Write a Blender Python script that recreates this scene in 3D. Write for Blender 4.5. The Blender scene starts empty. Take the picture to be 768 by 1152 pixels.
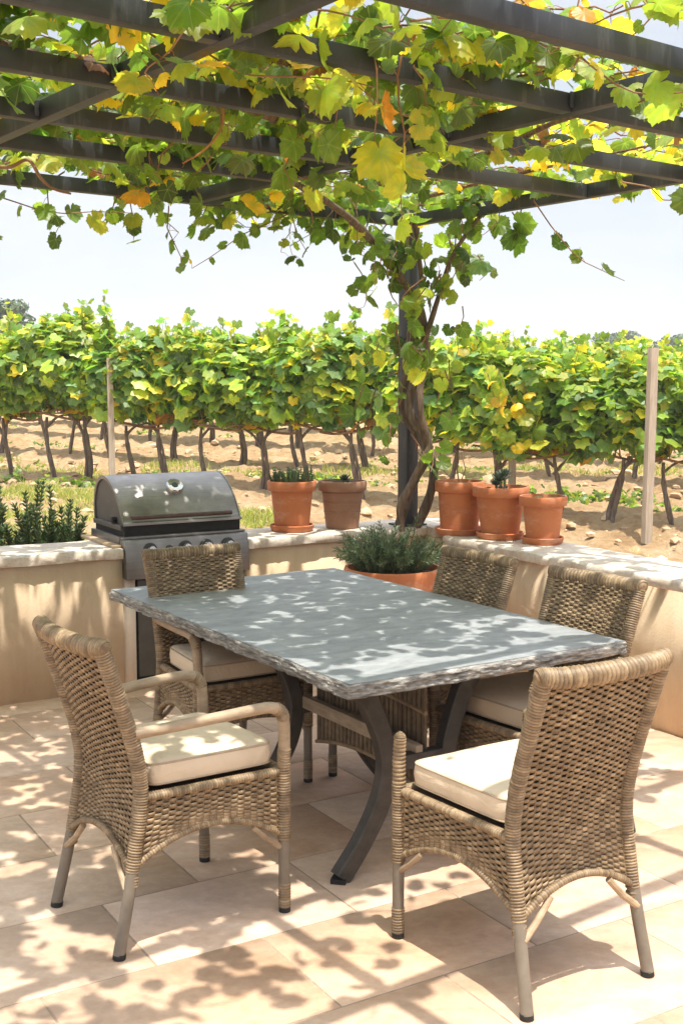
import bpy, bmesh, math, random
import numpy as np
from mathutils import Vector, Matrix

R = math.radians
rng = np.random.default_rng(11)
random.seed(5)
scene = bpy.context.scene
COL = scene.collection

# ------------------------------------------------------------------ camera, sky, sun, exposure
CAM_H, FPX, PITCH = 1.65, 1330.0, math.atan(145 / 1330.0)
cam_d = bpy.data.cameras.new('camera')
cam_d.sensor_fit = 'VERTICAL'; cam_d.sensor_height = 36.0; cam_d.sensor_width = 24.0
cam_d.lens = 36.0 * FPX / 1152.0
cam_d.clip_start = 0.05; cam_d.clip_end = 6000
cam = bpy.data.objects.new('camera', cam_d); COL.objects.link(cam)
cam.location = (0, 0, CAM_H); cam.rotation_euler = (R(90) - PITCH, 0, 0)
scene.camera = cam

SUN_TO = Vector((0.10, -0.22, 1.0)).normalized()
world = bpy.data.worlds.new('World'); scene.world = world; world.use_nodes = True
wn = world.node_tree; wn.nodes.clear()
w_out = wn.nodes.new('ShaderNodeOutputWorld'); w_bg = wn.nodes.new('ShaderNodeBackground')
w_sky = wn.nodes.new('ShaderNodeTexSky'); w_sky.sky_type = 'NISHITA'; w_sky.sun_disc = False
w_sky.sun_elevation = math.asin(SUN_TO.z); w_sky.sun_rotation = math.atan2(SUN_TO.x, SUN_TO.y)
w_sky.air_density = 1.0; w_sky.dust_density = 2.2; w_sky.ozone_density = 1.0
# thin high cloud veil over the blue: pale streaks stretched along the horizon
w_tc = wn.nodes.new('ShaderNodeTexCoord'); w_map = wn.nodes.new('ShaderNodeMapping')
w_map.inputs['Scale'].default_value = (1.6, 1.6, 7.0)
w_no = wn.nodes.new('ShaderNodeTexNoise'); w_no.inputs['Scale'].default_value = 2.2
w_no.inputs['Detail'].default_value = 6; w_no.inputs['Roughness'].default_value = 0.55
w_mr = wn.nodes.new('ShaderNodeMapRange'); w_mr.inputs['From Min'].default_value = 0.3; w_mr.inputs['From Max'].default_value = 0.75
w_mr.inputs['To Min'].default_value = 0.40; w_mr.inputs['To Max'].default_value = 0.95
w_mix = wn.nodes.new('ShaderNodeMixRGB'); w_mix.inputs['Color2'].default_value = (5.6, 5.75, 5.98, 1)
wn.links.new(w_tc.outputs['Generated'], w_map.inputs['Vector']); wn.links.new(w_map.outputs[0], w_no.inputs['Vector'])
wn.links.new(w_no.outputs['Fac'], w_mr.inputs['Value']); wn.links.new(w_mr.outputs[0], w_mix.inputs['Fac'])
wn.links.new(w_sky.outputs[0], w_mix.inputs['Color1'])
# sky boosted higher up, out of view: added fill for the shaded areas
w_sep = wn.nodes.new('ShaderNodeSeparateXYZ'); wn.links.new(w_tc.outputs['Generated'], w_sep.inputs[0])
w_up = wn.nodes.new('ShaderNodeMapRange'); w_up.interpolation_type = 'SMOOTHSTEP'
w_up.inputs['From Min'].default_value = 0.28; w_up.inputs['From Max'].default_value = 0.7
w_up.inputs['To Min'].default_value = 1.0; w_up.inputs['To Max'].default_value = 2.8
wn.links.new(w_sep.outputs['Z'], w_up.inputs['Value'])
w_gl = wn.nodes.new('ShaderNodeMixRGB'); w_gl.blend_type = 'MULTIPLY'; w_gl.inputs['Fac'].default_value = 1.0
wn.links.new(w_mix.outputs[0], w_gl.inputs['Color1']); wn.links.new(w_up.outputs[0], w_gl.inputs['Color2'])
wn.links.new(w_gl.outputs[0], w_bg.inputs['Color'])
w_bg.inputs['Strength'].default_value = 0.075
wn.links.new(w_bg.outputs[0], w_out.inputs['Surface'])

sun_d = bpy.data.lights.new('sun', 'SUN'); sun_d.energy = 3.6; sun_d.angle = R(0.55); sun_d.color = (1.0, 0.955, 0.88)
sun = bpy.data.objects.new('sun', sun_d); COL.objects.link(sun)
sun.rotation_euler = (-SUN_TO).to_track_quat('-Z', 'Y').to_euler()
scene.view_settings.view_transform = 'Standard'; scene.view_settings.look = 'None'
scene.view_settings.exposure = 1.12; scene.view_settings.gamma = 1.0
scene.view_settings.use_curve_mapping = False
scene.cycles.max_bounces = 8; scene.cycles.diffuse_bounces = 4; scene.cycles.transmission_bounces = 5
scene.cycles.use_denoising = True

# ------------------------------------------------------------------ helpers
def tag(o, label=None, cat=None, group=None, kind=None):
    if label: o['label'] = label
    if cat: o['category'] = cat
    if group: o['group'] = group
    if kind: o['kind'] = kind
    return o

def thing(name, label, cat, loc=(0, 0, 0), rz=0.0, group=None):
    o = bpy.data.objects.new(name, None); COL.objects.link(o)
    o.empty_display_size = 0.1
    o.location = loc; o.rotation_euler = (0, 0, rz)
    return tag(o, label, cat, group)

def children(o):
    return [c for c in COL.objects if c.parent == o]

def copy_tree(o, parent=None):
    c = o.copy(); COL.objects.link(c)
    if parent: c.parent = parent
    for ch in children(o): copy_tree(ch, c)
    return c

def pt(x, y, Y):
    """point of the place seen at (x, y) of the 768x1152 survey photo, at distance Y"""
    a = (x - 384) / FPX; b = -(y - 576) / FPX
    r = (a, math.cos(PITCH) + b * math.sin(PITCH), -math.sin(PITCH) + b * math.cos(PITCH))
    t = Y / r[1]
    return np.array([r[0] * t, Y, CAM_H + r[2] * t])

class MB:
    """collects shapes; build() links them as ONE mesh object"""
    def __init__(s):
        s.v = []; s.f = []; s.m = []; s.c = []; s.vn = []; s.n = 0
    def add(s, verts, faces, mat=0, col=(1, 1, 1), vein=None):
        verts = np.asarray(verts, float).reshape(-1, 3); k = len(verts)
        s.v.append(verts)
        col = np.asarray(col, float)
        s.c.append(np.tile(col, (k, 1)) if col.ndim == 1 else col)
        s.vn.append(np.zeros(k) if vein is None else np.asarray(vein, float))
        faces = np.asarray(faces) if not isinstance(faces, list) else faces
        if isinstance(faces, np.ndarray):
            faces = (faces + s.n).tolist()
        else:
            faces = [[i + s.n for i in f] for f in faces]
        s.f += faces; s.m += [mat] * len(faces); s.n += k
    def box(s, lo, hi, mat=0, M=None, col=(1, 1, 1)):
        x0, y0, z0 = lo; x1, y1, z1 = hi
        v = np.array([[x0,y0,z0],[x1,y0,z0],[x1,y1,z0],[x0,y1,z0],[x0,y0,z1],[x1,y0,z1],[x1,y1,z1],[x0,y1,z1]], float)
        if M is not None: v = v @ np.array(M.to_3x3()).T + np.array(M.translation)
        s.add(v, [[0,3,2,1],[4,5,6,7],[0,1,5,4],[1,2,6,5],[2,3,7,6],[3,0,4,7]], mat, col)
    def grid(s, P, mat=0, col=(1, 1, 1), wrap_u=False, wrap_v=False, flip=False):
        P = np.asarray(P, float); nu, nv = P.shape[:2]
        iu = np.arange(nu if wrap_u else nu - 1); iv = np.arange(nv if wrap_v else nv - 1)
        U, V = np.meshgrid(iu, iv, indexing='ij'); U2 = (U + 1) % nu; V2 = (V + 1) % nv
        F = np.stack([U * nv + V, U2 * nv + V, U2 * nv + V2, U * nv + V2], -1).reshape(-1, 4)
        if flip: F = F[:, ::-1]
        c = np.asarray(col, float)
        if c.ndim == 3: c = c.reshape(-1, 3)
        s.add(P.reshape(-1, 3), F, mat, c)
    def tube(s, pts, rad, n=8, mat=0, col=(1, 1, 1), cap=True, flat=1.0, up=None):
        pts = np.asarray(pts, float); k = len(pts)
        rad = np.full(k, rad, float) if np.isscalar(rad) else np.asarray(rad, float)
        T = np.gradient(pts, axis=0); T /= np.linalg.norm(T, axis=1, keepdims=True) + 1e-12
        ref = np.array([0, 0, 1.0]) if up is None else np.asarray(up, float)
        if abs(T[0] @ ref) > 0.95: ref = np.array([0, 1.0, 0.1])
        a = np.cross(T[0], ref); a /= np.linalg.norm(a); rings = []
        ang = np.arange(n) * 2 * math.pi / n
        for i in range(k):
            a = a - T[i] * (a @ T[i]); a /= np.linalg.norm(a) + 1e-12
            b = np.cross(a, T[i])
            rings.append(pts[i] + rad[i] * (np.cos(ang)[:, None] * a + flat * np.sin(ang)[:, None] * b))
        P = np.array(rings); c = np.asarray(col, float)
        if c.ndim == 2: c = np.repeat(c[:, None, :], n, 1)
        s.grid(P, mat, c, wrap_v=True, flip=False)
        if cap:
            base = s.n - k * n
            cc = c if c.ndim == 1 else c[0, 0]
            s.add(P[0], [list(range(n))], mat, cc)
            s.add(P[-1], [list(range(n))[::-1]], mat, cc)
    def lathe(s, prof, n=40, mat=0, center=(0, 0, 0), col=(1, 1, 1), wob=0.0):
        prof = np.asarray(prof, float); a = np.arange(n) * 2 * math.pi / n
        w = 1 + wob * np.sin(a * 2 + 1.0)
        P = np.stack([prof[:, 0, None] * np.cos(a) * w, prof[:, 0, None] * np.sin(a) * w, np.repeat(prof[:, 1, None], n, 1)], -1) + np.asarray(center)
        s.grid(P, mat, col, wrap_v=True, flip=True)
    def build(s, name, mats, parent=None, smooth=True, rel=None, bevel=None, split=40):
        V = np.concatenate(s.v); C = np.concatenate(s.c); W = np.concatenate(s.vn)
        if rel is not None: V = V - np.asarray(rel, float)
        me = bpy.data.meshes.new(name)
        nf = len(s.f); lens = np.fromiter((len(f) for f in s.f), np.int32, nf)
        flat = np.fromiter((i for f in s.f for i in f), np.int32, int(lens.sum()))
        me.vertices.add(len(V)); me.vertices.foreach_set('co', V.astype(np.float32).ravel())
        me.loops.add(len(flat)); me.loops.foreach_set('vertex_index', flat)
        me.polygons.add(nf); st = np.zeros(nf, np.int32); st[1:] = np.cumsum(lens)[:-1]
        me.polygons.foreach_set('loop_start', st)
        me.polygons.foreach_set('material_index', np.array(s.m, np.int32))
        me.update(calc_edges=True); me.validate()
        ca = me.color_attributes.new('tint', 'FLOAT_COLOR', 'POINT')
        ca.data.foreach_set('color', np.concatenate([C, np.ones((len(C), 1))], 1).astype(np.float32).ravel())
        va = me.attributes.new('vein', 'FLOAT', 'POINT'); va.data.foreach_set('value', W.astype(np.float32))
        for m in (mats if isinstance(mats, (list, tuple)) else [mats]): me.materials.append(m)
        if bevel:
            bm = bmesh.new(); bm.from_mesh(me)
            bmesh.ops.recalc_face_normals(bm, faces=bm.faces)
            ed = [e for e in bm.edges if len(e.link_faces) == 2 and e.calc_face_angle(0) > R(35)]
            bmesh.ops.bevel(bm, geom=ed, offset=bevel, segments=2, profile=0.6, affect='EDGES')
            bm.to_mesh(me); bm.free()
        if smooth:
            me.polygons.foreach_set('use_smooth', np.ones(len(me.polygons), bool))
            if split: me.set_sharp_from_angle(angle=R(split))
        o = bpy.data.objects.new(name, me); COL.objects.link(o)
        if parent: o.parent = parent
        return o

def smooth_path(P, n):
    """Catmull-Rom through P, n samples"""
    P = np.asarray(P, float); k = len(P)
    Q = np.vstack([2 * P[0] - P[1], P, 2 * P[-1] - P[-2]])
    t = np.linspace(0, k - 1 - 1e-6, n); i = t.astype(int); f = (t - i)[:, None]
    p0, p1, p2, p3 = Q[i], Q[i + 1], Q[i + 2], Q[i + 3]
    return 0.5 * (2 * p1 + (p2 - p0) * f + (2 * p0 - 5 * p1 + 4 * p2 - p3) * f ** 2 + (3 * p1 - p0 - 3 * p2 + p3) * f ** 3)

def unit(v):
    v = np.asarray(v, float); return v / (np.linalg.norm(v, axis=-1, keepdims=True) + 1e-12)

# value noise (numpy) for terrain and chipped stone
def vnoise(x, y, seed=0):
    xi = np.floor(x).astype(int); yi = np.floor(y).astype(int); fx = x - xi; fy = y - yi
    fx = fx * fx * (3 - 2 * fx); fy = fy * fy * (3 - 2 * fy)
    def h(a, b):
        q = (a * 374761393 + b * 668265263 + seed * 974711) & 0x7fffffff
        q = ((q ^ (q >> 13)) * 1274126177) & 0x7fffffff
        return ((q ^ (q >> 16)) & 0xffff) / 65535.0
    return (h(xi, yi) * (1 - fx) + h(xi + 1, yi) * fx) * (1 - fy) + (h(xi, yi + 1) * (1 - fx) + h(xi + 1, yi + 1) * fx) * fy

# ------------------------------------------------------------------ materials
def new_mat(name):
    m = bpy.data.materials.new(name); m.use_nodes = True
    nt = m.node_tree; b = nt.nodes['Principled BSDF']
    return m, nt, b

def N(nt, kind, **kw):
    n = nt.nodes.new(kind)
    for k, v in kw.items():
        if k in n.inputs: n.inputs[k].default_value = v
        else: setattr(n, k, v)
    return n

def mix(nt, a, b, fac, mode='MIX'):
    m = nt.nodes.new('ShaderNodeMixRGB'); m.blend_type = mode
    for s, v in (('Color1', a), ('Color2', b), ('Fac', fac)):
        if isinstance(v, bpy.types.NodeSocket): nt.links.new(v, m.inputs[s])
        else: m.inputs[s].default_value = (*v, 1) if isinstance(v, tuple) and len(v) == 3 else v
    return m.outputs[0]

def ramp(nt, src, stops):
    r = nt.nodes.new('ShaderNodeValToRGB'); nt.links.new(src, r.inputs[0])
    e = r.color_ramp.elements
    while len(e) < len(stops): e.new(0.5)
    for k, (p, c) in enumerate(stops):
        e[k].position = p; e[k].color = (*c, 1) if len(c) == 3 else c
    return r.outputs[0]

def coords(nt, scale=(1, 1, 1), rot=0.0, kind='Object'):
    tc = N(nt, 'ShaderNodeTexCoord'); mp = N(nt, 'ShaderNodeMapping')
    mp.inputs['Scale'].default_value = scale; mp.inputs['Rotation'].default_value = (0, 0, rot)
    nt.links.new(tc.outputs[kind], mp.inputs[0]); return mp.outputs[0]

def noise(nt, vec, scale, detail=5, rough=0.55, dist=0.0):
    n = N(nt, 'ShaderNodeTexNoise', Scale=scale, Detail=detail, Roughness=rough, Distortion=dist)
    nt.links.new(vec, n.inputs['Vector']); return n.outputs['Fac']

def bump(nt, b, h, strength=0.3, dist=0.01):
    n = N(nt, 'ShaderNodeBump', Strength=strength, Distance=dist)
    nt.links.new(h, n.inputs['Height']); nt.links.new(n.outputs[0], b.inputs['Normal'])

def tint(nt):
    a = N(nt, 'ShaderNodeAttribute'); a.attribute_name = 'tint'; return a.outputs['Color']

def basic(name, c1, c2, scale=8, rough=0.7, bumps=0.2, bscale=60, metal=0.0, use_tint=False, spec=0.4, vec_scale=(1, 1, 1), bdist=0.004):
    m, nt, b = new_mat(name); v = coords(nt, vec_scale)
    c = ramp(nt, noise(nt, v, scale, 6, 0.6), [(0.3, c1), (0.7, c2)])
    if use_tint: c = mix(nt, c, tint(nt), 1.0, 'MULTIPLY')
    nt.links.new(c, b.inputs['Base Color'])
    b.inputs['Roughness'].default_value = rough; b.inputs['Metallic'].default_value = metal
    b.inputs['Specular IOR Level'].default_value = spec
    if bumps: bump(nt, b, noise(nt, v, bscale, 4), bumps, bdist)
    return m

M = {}
# travertine slabs
m, nt, b = new_mat('travertine'); v = coords(nt, (1, 1, 1), R(-31))
v2 = coords(nt, (1.0, 2.0, 1.0), R(-31))
c = ramp(nt, noise(nt, v2, 4.2, 9, 0.68, 0.3), [(0.25, (0.42, 0.295, 0.205)), (0.5, (0.545, 0.40, 0.29)), (0.75, (0.65, 0.51, 0.39))])
c2 = ramp(nt, noise(nt, v, 26, 4, 0.7), [(0.42, (0.86, 0.83, 0.80)), (0.62, (1.04, 1.02, 1.0))])
c = mix(nt, c, c2, 0.6, 'MULTIPLY'); c = mix(nt, c, tint(nt), 1.0, 'MULTIPLY')
st = ramp(nt, noise(nt, v, 1.7, 5, 0.6), [(0.46, (1, 1, 1)), (0.68, (0.94, 0.80, 0.66))])
c = mix(nt, c, st, 0.6, 'MULTIPLY')
nt.links.new(c, b.inputs['Base Color']); b.inputs['Roughness'].default_value = 0.55
rr = N(nt, 'ShaderNodeMapRange'); rr.inputs['To Min'].default_value = 0.42; rr.inputs['To Max'].default_value = 0.75
nt.links.new(noise(nt, v, 9, 5), rr.inputs['Value']); nt.links.new(rr.outputs[0], b.inputs['Roughness'])
bump(nt, b, noise(nt, v2, 30, 6, 0.65), 0.18, 0.004); M['tile'] = m
M['grout'] = basic('grout', (0.24, 0.175, 0.12), (0.36, 0.27, 0.19), 40, 0.95)
# ochre stucco
m, nt, b = new_mat('stucco'); v = coords(nt); vs = coords(nt, (5, 5, 0.7))
c = ramp(nt, noise(nt, v, 2.3, 7, 0.62), [(0.3, (0.64, 0.475, 0.31)), (0.7, (0.76, 0.60, 0.43))])
s = ramp(nt, noise(nt, vs, 2.0, 5, 0.6), [(0.35, (0.90, 0.86, 0.82)), (0.62, (1.03, 1.02, 1.0))])
c = mix(nt, c, s, 0.8, 'MULTIPLY'); c = mix(nt, c, tint(nt), 1.0, 'MULTIPLY')
nt.links.new(c, b.inputs['Base Color']); b.inputs['Roughness'].default_value = 0.92; b.inputs['Specular IOR Level'].default_value = 0.2
bump(nt, b, noise(nt, v, 70, 6, 0.7), 0.45, 0.006); M['stucco'] = m
# limestone coping
m, nt, b = new_mat('limestone'); v = coords(nt)
c = ramp(nt, noise(nt, v, 5, 8, 0.65, 0.4), [(0.3, (0.46, 0.375, 0.29)), (0.55, (0.60, 0.52, 0.43)), (0.75, (0.70, 0.63, 0.545))])
p = ramp(nt, noise(nt, v, 45, 4, 0.7), [(0.36, (0.74, 0.70, 0.66)), (0.5, (1, 1, 1))])
c = mix(nt, c, p, 0.7, 'MULTIPLY'); nt.links.new(c, b.inputs['Base Color']); b.inputs['Roughness'].default_value = 0.85
bump(nt, b, noise(nt, v, 38, 8, 0.7), 0.5, 0.008); M['cap'] = m
# dark steel of the pergola, weathered
m, nt, b = new_mat('painted_steel'); v = coords(nt); vs = coords(nt, (9, 9, 1.2))
c = ramp(nt, noise(nt, v, 7, 7, 0.65), [(0.3, (0.018, 0.020, 0.0245)), (0.7, (0.034, 0.0375, 0.044))])
s = ramp(nt, noise(nt, vs, 3.0, 5, 0.7), [(0.55, (0, 0, 0)), (0.72, (1, 1, 1))])
c = mix(nt, c, (0.075, 0.077, 0.08), s)
nt.links.new(c, b.inputs['Base Color']); b.inputs['Roughness'].default_value = 0.5
bump(nt, b, noise(nt, v, 160, 3), 0.12, 0.002); M['steel'] = m
# wicker
m, nt, b = new_mat('wicker'); v = coords(nt)
c = ramp(nt, noise(nt, v, 30, 5, 0.65), [(0.25, (0.105, 0.066, 0.034)), (0.5, (0.225, 0.155, 0.085)), (0.78, (0.38, 0.28, 0.168))])
c = mix(nt, c, tint(nt), 1.0, 'MULTIPLY')
nt.links.new(c, b.inputs['Base Color']); b.inputs['Roughness'].default_value = 0.5; b.inputs['Specular IOR Level'].default_value = 0.45
bump(nt, b, noise(nt, v, 240, 3), 0.25, 0.002); M['wicker'] = m
M['gap_shade_and_deck'] = basic('gap_shade_and_deck', (0.05, 0.03, 0.016), (0.09, 0.055, 0.03), 40, 0.9)  # dark brown for the added gap-shading sheet, also the woven seat deck
M['arm_wood'] = basic('arm_wood', (0.20, 0.147, 0.095), (0.35, 0.268, 0.182), 14, 0.5, 0.2, 90, use_tint=True, vec_scale=(1, 1, 3))
M['leg_wood'] = basic('leg_wood', (0.13, 0.105, 0.078), (0.20, 0.167, 0.125), 12, 0.45, 0.15, 80)
M['rubber'] = basic('rubber', (0.012, 0.011, 0.01), (0.02, 0.018, 0.016), 30, 0.7, 0)
# cushion fabric
m, nt, b = new_mat('cushion_fabric'); v = coords(nt)
c = ramp(nt, noise(nt, v, 5, 5, 0.6), [(0.3, (0.56, 0.445, 0.31)), (0.7, (0.66, 0.545, 0.40))])
nt.links.new(c, b.inputs['Base Color']); b.inputs['Roughness'].default_value = 0.95; b.inputs['Specular IOR Level'].default_value = 0.15
bump(nt, b, noise(nt, v, 7, 5, 0.55, 1.2), 0.6, 0.022); M['cushion'] = m
M['piping'] = basic('piping', (0.36, 0.27, 0.18), (0.46, 0.36, 0.25), 30, 0.9)
# slate table top
m, nt, b = new_mat('slate'); v = coords(nt, (3.0, 1.0, 3.0)); vv = coords(nt)
c = ramp(nt, noise(nt, v, 4.5, 11, 0.72, 0.8), [(0.28, (0.165, 0.174, 0.178)), (0.5, (0.255, 0.266, 0.268)), (0.72, (0.36, 0.367, 0.362))])
p = ramp(nt, noise(nt, vv, 22, 6, 0.7), [(0.36, (0.74, 0.76, 0.78)), (0.6, (1.05, 1.05, 1.04))])
c = mix(nt, c, p, 0.6, 'MULTIPLY'); c = mix(nt, c, tint(nt), 1.0, 'MULTIPLY')
nt.links.new(c, b.inputs['Base Color']); b.inputs['Roughness'].default_value = 0.48
bump(nt, b, noise(nt, v, 26, 8, 0.7), 0.28, 0.006); M['slate'] = m
M['slate_edge'] = basic('slate_edge', (0.15, 0.138, 0.12), (0.50, 0.47, 0.42), 30, 0.8, 0.9, 50, vec_scale=(1, 1, 5), bdist=0.012, use_tint=True)
M['iron'] = basic('cast_iron', (0.042, 0.036, 0.03), (0.075, 0.066, 0.056), 20, 0.5, 0.3, 120, metal=0.35)
# terracotta
def terracotta(name, a, b_, pale, amount):
    m, nt, b = new_mat(name); v = coords(nt); vb = coords(nt, (1, 1, 2.5))
    c = ramp(nt, noise(nt, v, 5, 6, 0.6), [(0.3, a), (0.7, b_)])
    s = ramp(nt, noise(nt, vb, 7, 7, 0.7), [(0.52, (0, 0, 0)), (0.75, (amount, amount, amount))])
    c = mix(nt, c, pale, s); nt.links.new(c, b.inputs['Base Color']); b.inputs['Roughness'].default_value = 0.82
    bump(nt, b, noise(nt, v, 90, 4), 0.2, 0.004); return m
M['terracotta'] = terracotta('terracotta', (0.47, 0.145, 0.05), (0.56, 0.20, 0.078), (0.62, 0.42, 0.31), 0.6)
M['terracotta_old'] = terracotta('terracotta_old', (0.26, 0.13, 0.075), (0.33, 0.18, 0.11), (0.37, 0.28, 0.21), 0.5)
M['potting_soil'] = basic('potting_soil', (0.02, 0.014, 0.009), (0.05, 0.035, 0.022), 40, 0.95, 0.8, 90, bdist=0.02)
# grill metals
m, nt, b = new_mat('brushed_steel'); v = coords(nt, (1, 30, 30)); vv = coords(nt)
c = ramp(nt, noise(nt, vv, 4, 7, 0.65), [(0.3, (0.17, 0.158, 0.145)), (0.7, (0.33, 0.31, 0.29))])
c = mix(nt, c, ramp(nt, noise(nt, v, 5, 4), [(0.3, (0.85, 0.85, 0.85)), (0.7, (1.08, 1.08, 1.08))]), 0.8, 'MULTIPLY')
nt.links.new(c, b.inputs['Base Color']); b.inputs['Metallic'].default_value = 0.85
q = N(nt, 'ShaderNodeMapRange'); q.inputs['To Min'].default_value = 0.26; q.inputs['To Max'].default_value = 0.55
nt.links.new(noise(nt, vv, 6, 6), q.inputs['Value']); nt.links.new(q.outputs[0], b.inputs['Roughness'])
bump(nt, b, noise(nt, v, 12, 3), 0.06, 0.002); M['grill_steel'] = m
M['grill_side'] = basic('grill_side', (0.085, 0.078, 0.07), (0.125, 0.115, 0.10), 12, 0.5, 0.25, 90, metal=0.4)
M['soot'] = basic('soot', (0.008, 0.007, 0.006), (0.018, 0.016, 0.014), 20, 0.8, 0.2)
M['chrome'] = basic('chrome', (0.62, 0.62, 0.62), (0.74, 0.74, 0.74), 10, 0.16, 0, metal=1.0)
M['rust'] = basic('rust', (0.05, 0.026, 0.018), (0.11, 0.06, 0.042), 20, 0.55, 0.2)
M['dial'] = basic('dial', (0.02, 0.02, 0.02), (0.05, 0.05, 0.05), 20, 0.4, 0)
M['wood_stake'] = basic('weathered_stake', (0.34, 0.265, 0.19), (0.50, 0.415, 0.32), 6, 0.85, 0.5, 40, vec_scale=(8, 8, 0.8), bdist=0.006)
M['board'] = basic('board_wood', (0.36, 0.25, 0.14), (0.50, 0.37, 0.23), 8, 0.7, 0.3, 60)
# bark
m, nt, b = new_mat('vine_bark'); v = coords(nt, (14, 14, 1.6))
c = ramp(nt, noise(nt, v, 3.5, 7, 0.65), [(0.3, (0.07, 0.05, 0.034)), (0.55, (0.17, 0.125, 0.09)), (0.78, (0.31, 0.25, 0.19))])
c = mix(nt, c, tint(nt), 1.0, 'MULTIPLY')
nt.links.new(c, b.inputs['Base Color']); b.inputs['Roughness'].default_value = 0.95
bump(nt, b, noise(nt, v, 5, 6, 0.7), 0.9, 0.02); M['bark'] = m
M['cane'] = basic('cane', (0.16, 0.075, 0.035), (0.30, 0.165, 0.085), 18, 0.6, 0.2, use_tint=True)
# leaves: the colour comes with each leaf, light passes through the blade
def leaf_mat(name, trans=0.45, gain=1.5):
    m, nt, b = new_mat(name); t = tint(nt)
    va = N(nt, 'ShaderNodeAttribute'); va.attribute_name = 'vein'
    pw = N(nt, 'ShaderNodeMath', operation='POWER'); nt.links.new(va.outputs['Fac'], pw.inputs[0]); pw.inputs[1].default_value = 7
    ml = N(nt, 'ShaderNodeMath', operation='MULTIPLY'); nt.links.new(pw.outputs[0], ml.inputs[0]); ml.inputs[1].default_value = 0.5
    c = mix(nt, t, (0.34, 0.36, 0.12), ml.outputs[0])
    v = coords(nt)
    c = mix(nt, c, ramp(nt, noise(nt, v, 22, 4, 0.6), [(0.35, (0.78, 0.82, 0.8)), (0.65, (1.15, 1.12, 1.1))]), 0.8, 'MULTIPLY')
    nt.links.new(c, b.inputs['Base Color']); b.inputs['Roughness'].default_value = 0.42; b.inputs['Specular IOR Level'].default_value = 0.5
    tr = N(nt, 'ShaderNodeBsdfTranslucent'); g = mix(nt, c, (gain, gain * 1.0, gain * 0.6), 1.0, 'MULTIPLY')
    nt.links.new(g, tr.inputs['Color'])
    ms = N(nt, 'ShaderNodeMixShader'); ms.inputs[0].default_value = trans
    nt.links.new(b.outputs[0], ms.inputs[1]); nt.links.new(tr.outputs[0], ms.inputs[2])
    nt.links.new(ms.outputs[0], nt.nodes['Material Output'].inputs['Surface'])
    bump(nt, b, noise(nt, v, 60, 3), 0.15, 0.004); return m
M['leaf'] = leaf_mat('vine_leaf', 0.54, 2.2)
M['leaf_field'] = leaf_mat('vineyard_leaf', 0.46, 2.0)
M['needle'] = leaf_mat('needle_leaf', 0.2, 1.2)
M['tree_leaf'] = basic('tree_leaf', (0.05, 0.082, 0.035), (0.10, 0.14, 0.06), 0.8, 0.8, 0, use_tint=True)
M['tree_bark'] = basic('tree_bark', (0.06, 0.045, 0.035), (0.10, 0.08, 0.06), 3, 0.9)
M['white_wall'] = basic('white_wall', (0.72, 0.70, 0.66), (0.80, 0.78, 0.74), 1, 0.9)
M['roof_tile'] = basic('roof_tile', (0.36, 0.17, 0.10), (0.45, 0.24, 0.15), 3, 0.9)
M['dark_glass'] = basic('dark_glass', (0.03, 0.035, 0.04), (0.04, 0.045, 0.05), 2, 0.2, 0)
# soil
m, nt, b = new_mat('soil'); v = coords(nt)
c = ramp(nt, noise(nt, v, 1.6, 9, 0.68), [(0.26, (0.37, 0.225, 0.115)), (0.46, (0.56, 0.38, 0.21)), (0.70, (0.69, 0.53, 0.34))])
c = mix(nt, c, ramp(nt, noise(nt, v, 9, 6, 0.7), [(0.35, (0.72, 0.64, 0.56)), (0.58, (1.06, 1.04, 1.0))]), 0.75, 'MULTIPLY')
gmask = ramp(nt, noise(nt, v, 0.55, 7, 0.7), [(0.56, (0, 0, 0)), (0.66, (1, 1, 1))])
gc = ramp(nt, noise(nt, v, 14, 5), [(0.3, (0.16, 0.19, 0.045)), (0.7, (0.34, 0.34, 0.12))])
c = mix(nt, c, gc, mix(nt, (0, 0, 0), gmask, 0.4)); c = mix(nt, c, tint(nt), 1.0, 'MULTIPLY')
nt.links.new(c, b.inputs['Base Color']); b.inputs['Roughness'].default_value = 0.97; b.inputs['Specular IOR Level'].default_value = 0.1
bump(nt, b, noise(nt, v, 9, 9, 0.74), 1.0, 0.14); M['soil'] = m
M['clod'] = basic('clod', (0.40, 0.26, 0.145), (0.62, 0.46, 0.29), 9, 0.95, 0.5, 40, use_tint=True, bdist=0.02)
M['hill'] = basic('hill', (0.09, 0.115, 0.085), (0.13, 0.15, 0.11), 0.05, 0.95, 0)

# ------------------------------------------------------------------ the ground
def ground_z(x, y):
    x = np.asarray(x, float); y = np.asarray(y, float)
    yy = y - 0.12 * x
    a = np.clip((yy - 9.3) / 6.2, 0, 1); a = a * a * (3 - 2 * a)
    b_ = np.clip((yy - 15) / 11.0, 0, 1); b_ = b_ * b_ * (3 - 2 * b_)
    return -0.04 + 0.42 * a + 0.40 * b_

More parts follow.
